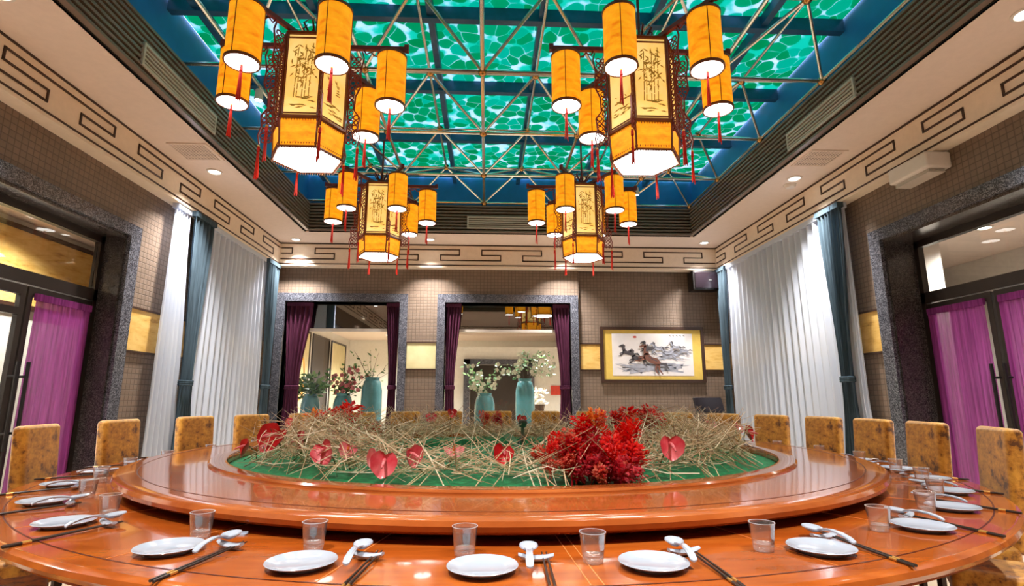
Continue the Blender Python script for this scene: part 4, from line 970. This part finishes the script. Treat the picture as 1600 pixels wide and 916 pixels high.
def place(a, side, i):
    w = 'at %s setting to the %s of front centre' % (ORD[i], side)
    def at_(r, t): 
        s_, c_ = math.sin(R(a)), -math.cos(R(a)); return (TX+r*s_ - t*c_, TY+r*c_ + t*s_)
    jr = random.Random(int(a*10)); ro = R(a)
    x, y = at_(2.163+jr.uniform(-.006, .006), 0); o = obj('dinner_plate', plate_m, None, None, (x, y, TZ), (0, 0, ro)); tag(o, 'small round white porcelain plate '+w, 'plate', 'white plates on the table')
    gt, gr = (-.125, 2.10) if a > 0 else (-.052, 2.032)
    x, y = at_(gr, gt); o = thing('tumbler', 'clear small glass tumbler '+w, 'glass', (x, y, TZ+.0004), ro+jr.random(), 'clear tumblers on the table')
    obj('glass_wall', glass_m, None, o); obj('glass_base', base_m, None, o); obj('glass_rim', rim_m, None, o)
    rt = .122 if a < 0 else .112; rrd = 2.085
    x, y = at_(rrd, rt); o = obj('spoon_rest', rest_m, None, None, (x, y, TZ+.0002), (0, 0, ro+jr.uniform(-.1, .1))); tag(o, 'white boat shaped porcelain spoon rest '+w, 'spoon rest', 'white spoon rests')
    x, y = at_(2.10, rt-.017); o = obj('soup_spoon', spoon_m, None, None, (x, y, TZ+.0175), (R(3), 0, ro+R(max(-8, min(15, -(a+3)))))); o.scale = (1.2, 1.2, 1.1); tag(o, 'white porcelain soup spoon '+w, 'spoon', 'white soup spoons')
    lean = R(max(-14, min(10, -.55*a)))
    for k, dx in (('left', .016), ('right', .027)):
        x, y = at_(2.262, rt+dx+ .165*math.sin(-lean)*-1*0.0 + (2.262-rrd)*math.tan(lean))
        t = thing('chopstick', 'dark chopstick with gold band, %s of the pair ' % k + w.replace('setting to the', 'setting'), 'chopstick', (x, y, TZ+.0052), ro+lean, 'dark chopsticks')
        t.rotation_euler = (R(2.0), 0, ro+lean)
        for nm, me in (('shaft', chop_m), ('gold_ferrule', chop_b), ('end_cap', chop_e)): obj(nm, me, None, t)
for i, a in enumerate(LS): place(a, 'left', i)
for i, a in enumerate(RSs): place(a, 'right', i)
t = thing('folded_card', 'small white card lying on table under the turntable rim at left', 'card', (*at(370, 815, 1.66).xy, TZ))
obj('card_sheet', MB().box((-.03, -.012, .0), (.03, .012, .004)), 'porcelain', t, smooth=False); obj('card_fold', MB().box((-.03, .010, .004), (.03, .012, .008)), 'porcelain', t, smooth=False)
# ------------------------------------------------------------------ palace lanterns
BR = .262; ZB0, ZB1, ZB2 = 2.905, 3.14, 3.83
def hexv(r, k): return Vector((r*math.cos(R(60*k)), r*math.sin(R(60*k)), 0))
def face_pt(r, k, s, z, off=0.0):
    a, b = hexv(r, k), hexv(r, k+1); n_ = (a+b).normalized(); p = a+(b-a)*s+n_*off; return (p.x, p.y, z)
strand = MB()
r3 = random.Random(9)
for i in range(16):
    a = r3.uniform(0, 2*PI); q = .011*math.sqrt(r3.random()); l = r3.uniform(.20, .24)
    strand.rod((q*math.cos(a)*.5, q*math.sin(a)*.5, -.05), (q*math.cos(a)*1.5, q*math.sin(a)*1.5, -.05-l), .0042, .0034, 4)
tassel_m = strand.lathe([(0, -.02), (.010, -.024), (.012, -.06), (.006, -.065)], 8).mesh('tassel', 'tassel_strands', smooth=False)
bead_m = MB().rod((0, 0, .0), (0, 0, -.012), .0015, n=4).sphere((0, 0, -.016), .010, 8, 6).mesh('tassel_bead', 'gold_band')
def bamboo(k, seed):
    rb = random.Random(seed); m = MB(); W_ = BR
    def Pt(s, z): return face_pt(BR-.006, k, s, z, .0042)
    def leaf(s, z, an, l):
        dx, dz = math.cos(an), math.sin(an); q = .0022/W_
        a = (s, z); b = (s+dx*l*.45/W_-dz*.006/W_, z+dz*l*.45+dx*.006); c = (s+dx*l/W_, z+dz*l); d = (s+dx*l*.45/W_+dz*.006/W_, z+dz*l*.45-dx*.006)
        pts = [Pt(min(.93, max(.07, p[0])), min(3.78, max(3.19, p[1]))) for p in (a, b, c, d)]; m.add(pts, [(0, 1, 2, 3)])
    kind = seed % 3
    if kind == 0:
        for i in range(5):
            s0 = .28+.1*i+rb.uniform(-.03, .03); h = rb.uniform(.30, .48)
            for q in range(5):
                z0 = 3.30+h*q/5; z1 = 3.30+h*(q+1)/5-.008; e = .0035/W_; sl = .01*q
                m.add([Pt(s0+sl-e, z0), Pt(s0+sl+e, z0), Pt(s0+sl+.01+e, z1), Pt(s0+sl+.01-e, z1)], [(0, 1, 2, 3)])
            for q in range(13): leaf(s0+rb.uniform(-.15, .2), 3.42+rb.random()*.32, rb.choice((-.6, -1.0, -2.2, -2.6, -1.5))+rb.uniform(-.3, .3), rb.uniform(.035, .06))
    elif kind == 1:
        for i in range(16): leaf(.3+.4*rb.random(), 3.36+.34*rb.random()*(i % 2), rb.uniform(-3, 3), rb.uniform(.02, .045))
        for i in range(5): leaf(.15+.13*i, 3.36+.01*rb.random(), rb.uniform(-.15, .15), .07)
    else:
        for (sa, sb) in ((.25, .42), (.58, .78)):
            for q in range(4):
                z0 = 3.40+.02*q; w = (sb-sa)*(1-q*.22)/2; c = (sa+sb)/2; m.add([Pt(c-w, z0), Pt(c+w, z0), Pt(c+w*.7, z0+.010), Pt(c-w*.7, z0+.010)], [(0, 1, 2, 3)])
            for q in range(4): leaf((sa+sb)/2+rb.uniform(-.08, .08), 3.44+rb.random()*.06, rb.uniform(.8, 2.3), .04)
    for i in range(16): leaf(rb.uniform(.1, .75), 3.21+rb.random()*.10, rb.uniform(-.25, .25), rb.uniform(.04, .09))
    return m
def make_lantern():
    t = thing('palace_lantern', '', 'chandelier', (0, 0, 0), 0, 'lantern chandeliers under the skylight')
    fr = MB()
    for k in range(6):
        p = hexv(BR, k); fr.rod((p.x, p.y, ZB1), (p.x, p.y, ZB2), .013, n=6)
        q = hexv(BR+.012, k); q2 = hexv(BR-.004, k); fr.rod((q.x, q.y, ZB1-.01), (q2.x, q2.y, ZB0), .008, n=6)
        for r_, z_, w in ((BR+.008, ZB1, .018), (BR, ZB2, .016), (BR, ZB2-.04, .007), (BR+.004, ZB0+.006, .010), (BR, ZB1+.035, .006)):
            a, b = hexv(r_, k), hexv(r_, k+1); fr.rod((a.x, a.y, z_), (b.x, b.y, z_), w, n=6)
        for j in range(14):                          # dentil beading under both rails
            for r_, z_ in ((BR+.014, ZB1-.026), (BR+.006, ZB0-.012), (BR+.009, ZB0+.030)):
                x, y, zz = face_pt(r_, k, (j+.5)/14, z_); fr.rod((x, y, zz+.007), (x, y, zz-.006), .0045, .0015, 4)
    obj('lantern_frame', fr, 'lantern_wood', t)
    for k in range(6):
        a, b = hexv(BR-.006, k), hexv(BR-.006, k+1); n_ = (a+b).normalized()
        pm = MB().add([Vector((v.x, v.y, z_))+n_*o for o in (.002, -.006) for (v, z_) in ((a, ZB1), (b, ZB1), (b, ZB2), (a, ZB2))], [(0, 1, 2, 3), (7, 6, 5, 4), (0, 4, 5, 1), (1, 5, 6, 2), (2, 6, 7, 3), (3, 7, 4, 0)])
        po = obj('silk_panel', pm, 'panel_cream', t, smooth=False)
        obj('brush_painting', bamboo(k, (5, 7, 3, 2, 0, 1)[k] if False else [1, 0, 2, 1, 0, 2][k]+3*k), 'ink', po, smooth=False, kind='stuff')
        a1, b1 = hexv(BR+.010, k), hexv(BR+.010, k+1); a0, b0 = hexv(BR-.004, k), hexv(BR-.004, k+1)
        sm = MB().add([Vector((v.x, v.y, z_))-n_*o for o in (.0, .008) for (v, z_) in ((a0, ZB0+.004), (b0, ZB0+.004), (b1, ZB1-.004), (a1, ZB1-.004))], [(0, 1, 2, 3), (7, 6, 5, 4), (0, 4, 5, 1), (1, 5, 6, 2), (2, 6, 7, 3), (3, 7, 4, 0)])
        obj('skirt_panel', sm, 'shade_orange', t, smooth=False)
    obj('bottom_diffuser', MB().lathe([(0, ZB0), (BR-.012, ZB0), (BR-.012, ZB0+.008), (0, ZB0+.008)], 6), 'lamp_white', t, smooth=False)
    obj('top_cap', MB().lathe([(0, ZB2+.008), (BR-.01, ZB2+.008), (BR-.01, ZB2+.016), (.06, ZB2+.05), (0, ZB2+.05)], 6), 'carved_wood', t, smooth=False)
    # carved brackets down each corner
    bm = MB(); rb = random.Random(4)
    z_ = 3.06
    while z_ < 3.80:
        for r_ in (.305, .345):
            if r_ > .31 and 3.28 < z_ < 3.52: continue
            c = Vector((r_+rb.uniform(-.006, .006), 0, z_)); q = rb.uniform(.014, .021); bm.tube([(c.x+q*math.cos(i*PI/4), 0, c.z+q*math.sin(i*PI/4)) for i in range(8)], .0052, 4, True)
        z_ += .042
    bm.tube([(.282, 0, 3.05), (.284, 0, 3.8)], .006, 4); bm.tube([(.37, 0, 3.03), (.385, 0, 3.10), (.365, 0, 3.18), (.375, 0, 3.27), (.33, 0, 3.33), (.335, 0, 3.45), (.375, 0, 3.54), (.365, 0, 3.66), (.385, 0, 3.78), (.37, 0, 3.84)], .007, 4)
    bme = bm.mesh('carved_bracket', 'carved_wood')
    am = MB().box((.10, -.015, 3.855), (.72, .015, 3.89)).box((.70, -.02, 3.85), (.735, .02, 3.905))
    am.tube([(.50, 0, 3.855), (.53, 0, 3.83), (.50, 0, 3.80), (.46, 0, 3.81), (.44, 0, 3.84), (.40, 0, 3.82), (.38, 0, 3.855)], .007, 4)
    ame = am.mesh('arm', 'carved_wood', ang=30)
    CR, RA_ = .113, .605; c0, c1 = 3.372, 3.80
    sh = MB().lathe([(CR, c0), (CR, c1), (CR-.004, c1), (CR-.004, c0)], 28, closed=True).mesh('small_lantern', 'shade_orange')
    rg = MB()
    for z_ in (c0+.004, c1-.004): rg.lathe([(CR-.006, z_-.010), (CR+.005, z_-.010), (CR+.005, z_+.010), (CR-.006, z_+.010)], 28, closed=True)
    for q in (20, 140, 260): rg.rod(((CR+.002)*math.cos(R(q)), (CR+.002)*math.sin(R(q)), c0), ((CR+.002)*math.cos(R(q)), (CR+.002)*math.sin(R(q)), c1), .0035, n=4)
    rg.lathe([(0, c1), (CR-.006, c1), (CR-.006, c1+.006), (0, c1+.012)], 20)
    rge = rg.mesh('lantern_rings', 'lantern_wood')
    dfm = MB().lathe([(0, c0-.002), (CR-.007, c0-.002), (CR-.007, c0+.004), (0, c0+.004)], 24).mesh('small_diffuser', 'lamp_white')
    hk = MB().rod((0, 0, c1+.008), (0, 0, 3.858), .006, n=6).sphere((0, 0, c1+.03), .014, 8, 6).mesh('hook', 'carved_wood')
    for k in range(6):
        a = R(60*k)
        b = obj('carved_bracket', bme, None, t, rot=(0, 0, a))
        obj('bracket_tassel', tassel_m, None, b, loc=(.372, 0, 3.03)); obj('tassel_bead', bead_m, None, b, loc=(.372, 0, 3.03))
        obj('arm', ame, None, t, rot=(0, 0, a))
        s = obj('small_lantern', sh, None, t, loc=(RA_*math.cos(a), RA_*math.sin(a), 0))
        obj('lantern_rings', rge, None, s); obj('small_diffuser', dfm, None, s); obj('hook', hk, None, s)
        obj('tassel', tassel_m, None, s, loc=(0, 0, c0-.004)); obj('tassel_bead', bead_m, None, s, loc=(0, 0, c0-.004))
    obj('hanging_rod', MB().rod((0, 0, ZB2+.04), (0, 0, ZG-.128), .012, n=8), 'carved_wood', t)
    cr = MB()
    for k in range(8):
        a = R(45*k); cr.tube([(.02*math.cos(a), .02*math.sin(a), 3.93), (.07*math.cos(a), .07*math.sin(a), 3.97), (.11*math.cos(a), .11*math.sin(a), 4.03), (.08*math.cos(a), .08*math.sin(a), 4.07)], [.012, .010, .008, .004], 5)
    cr.lathe([(0, 3.9), (.05, 3.9), (.06, 3.93), (.03, 3.97), (0, 3.98)], 12); obj('crown_ornament', cr, 'carved_wood', t)
    return t
L0 = make_lantern()
for i, (x, y, lb) in enumerate(((-1.38, 3.92, 'large lantern chandelier at front left with bamboo painted panels'), (1.21, 3.85, 'large lantern chandelier at front right with cream painted panels'),
                                (-1.40, 6.80, 'smaller looking lantern chandelier farther back on the left'), (1.24, 6.73, 'smaller looking lantern chandelier farther back on the right'))):
    o = L0 if i == 0 else copy_tree(L0); o.location = (x, y, 0); o['label'] = lb
    if i in (1, 2): o.rotation_euler = (0, 0, R(0))
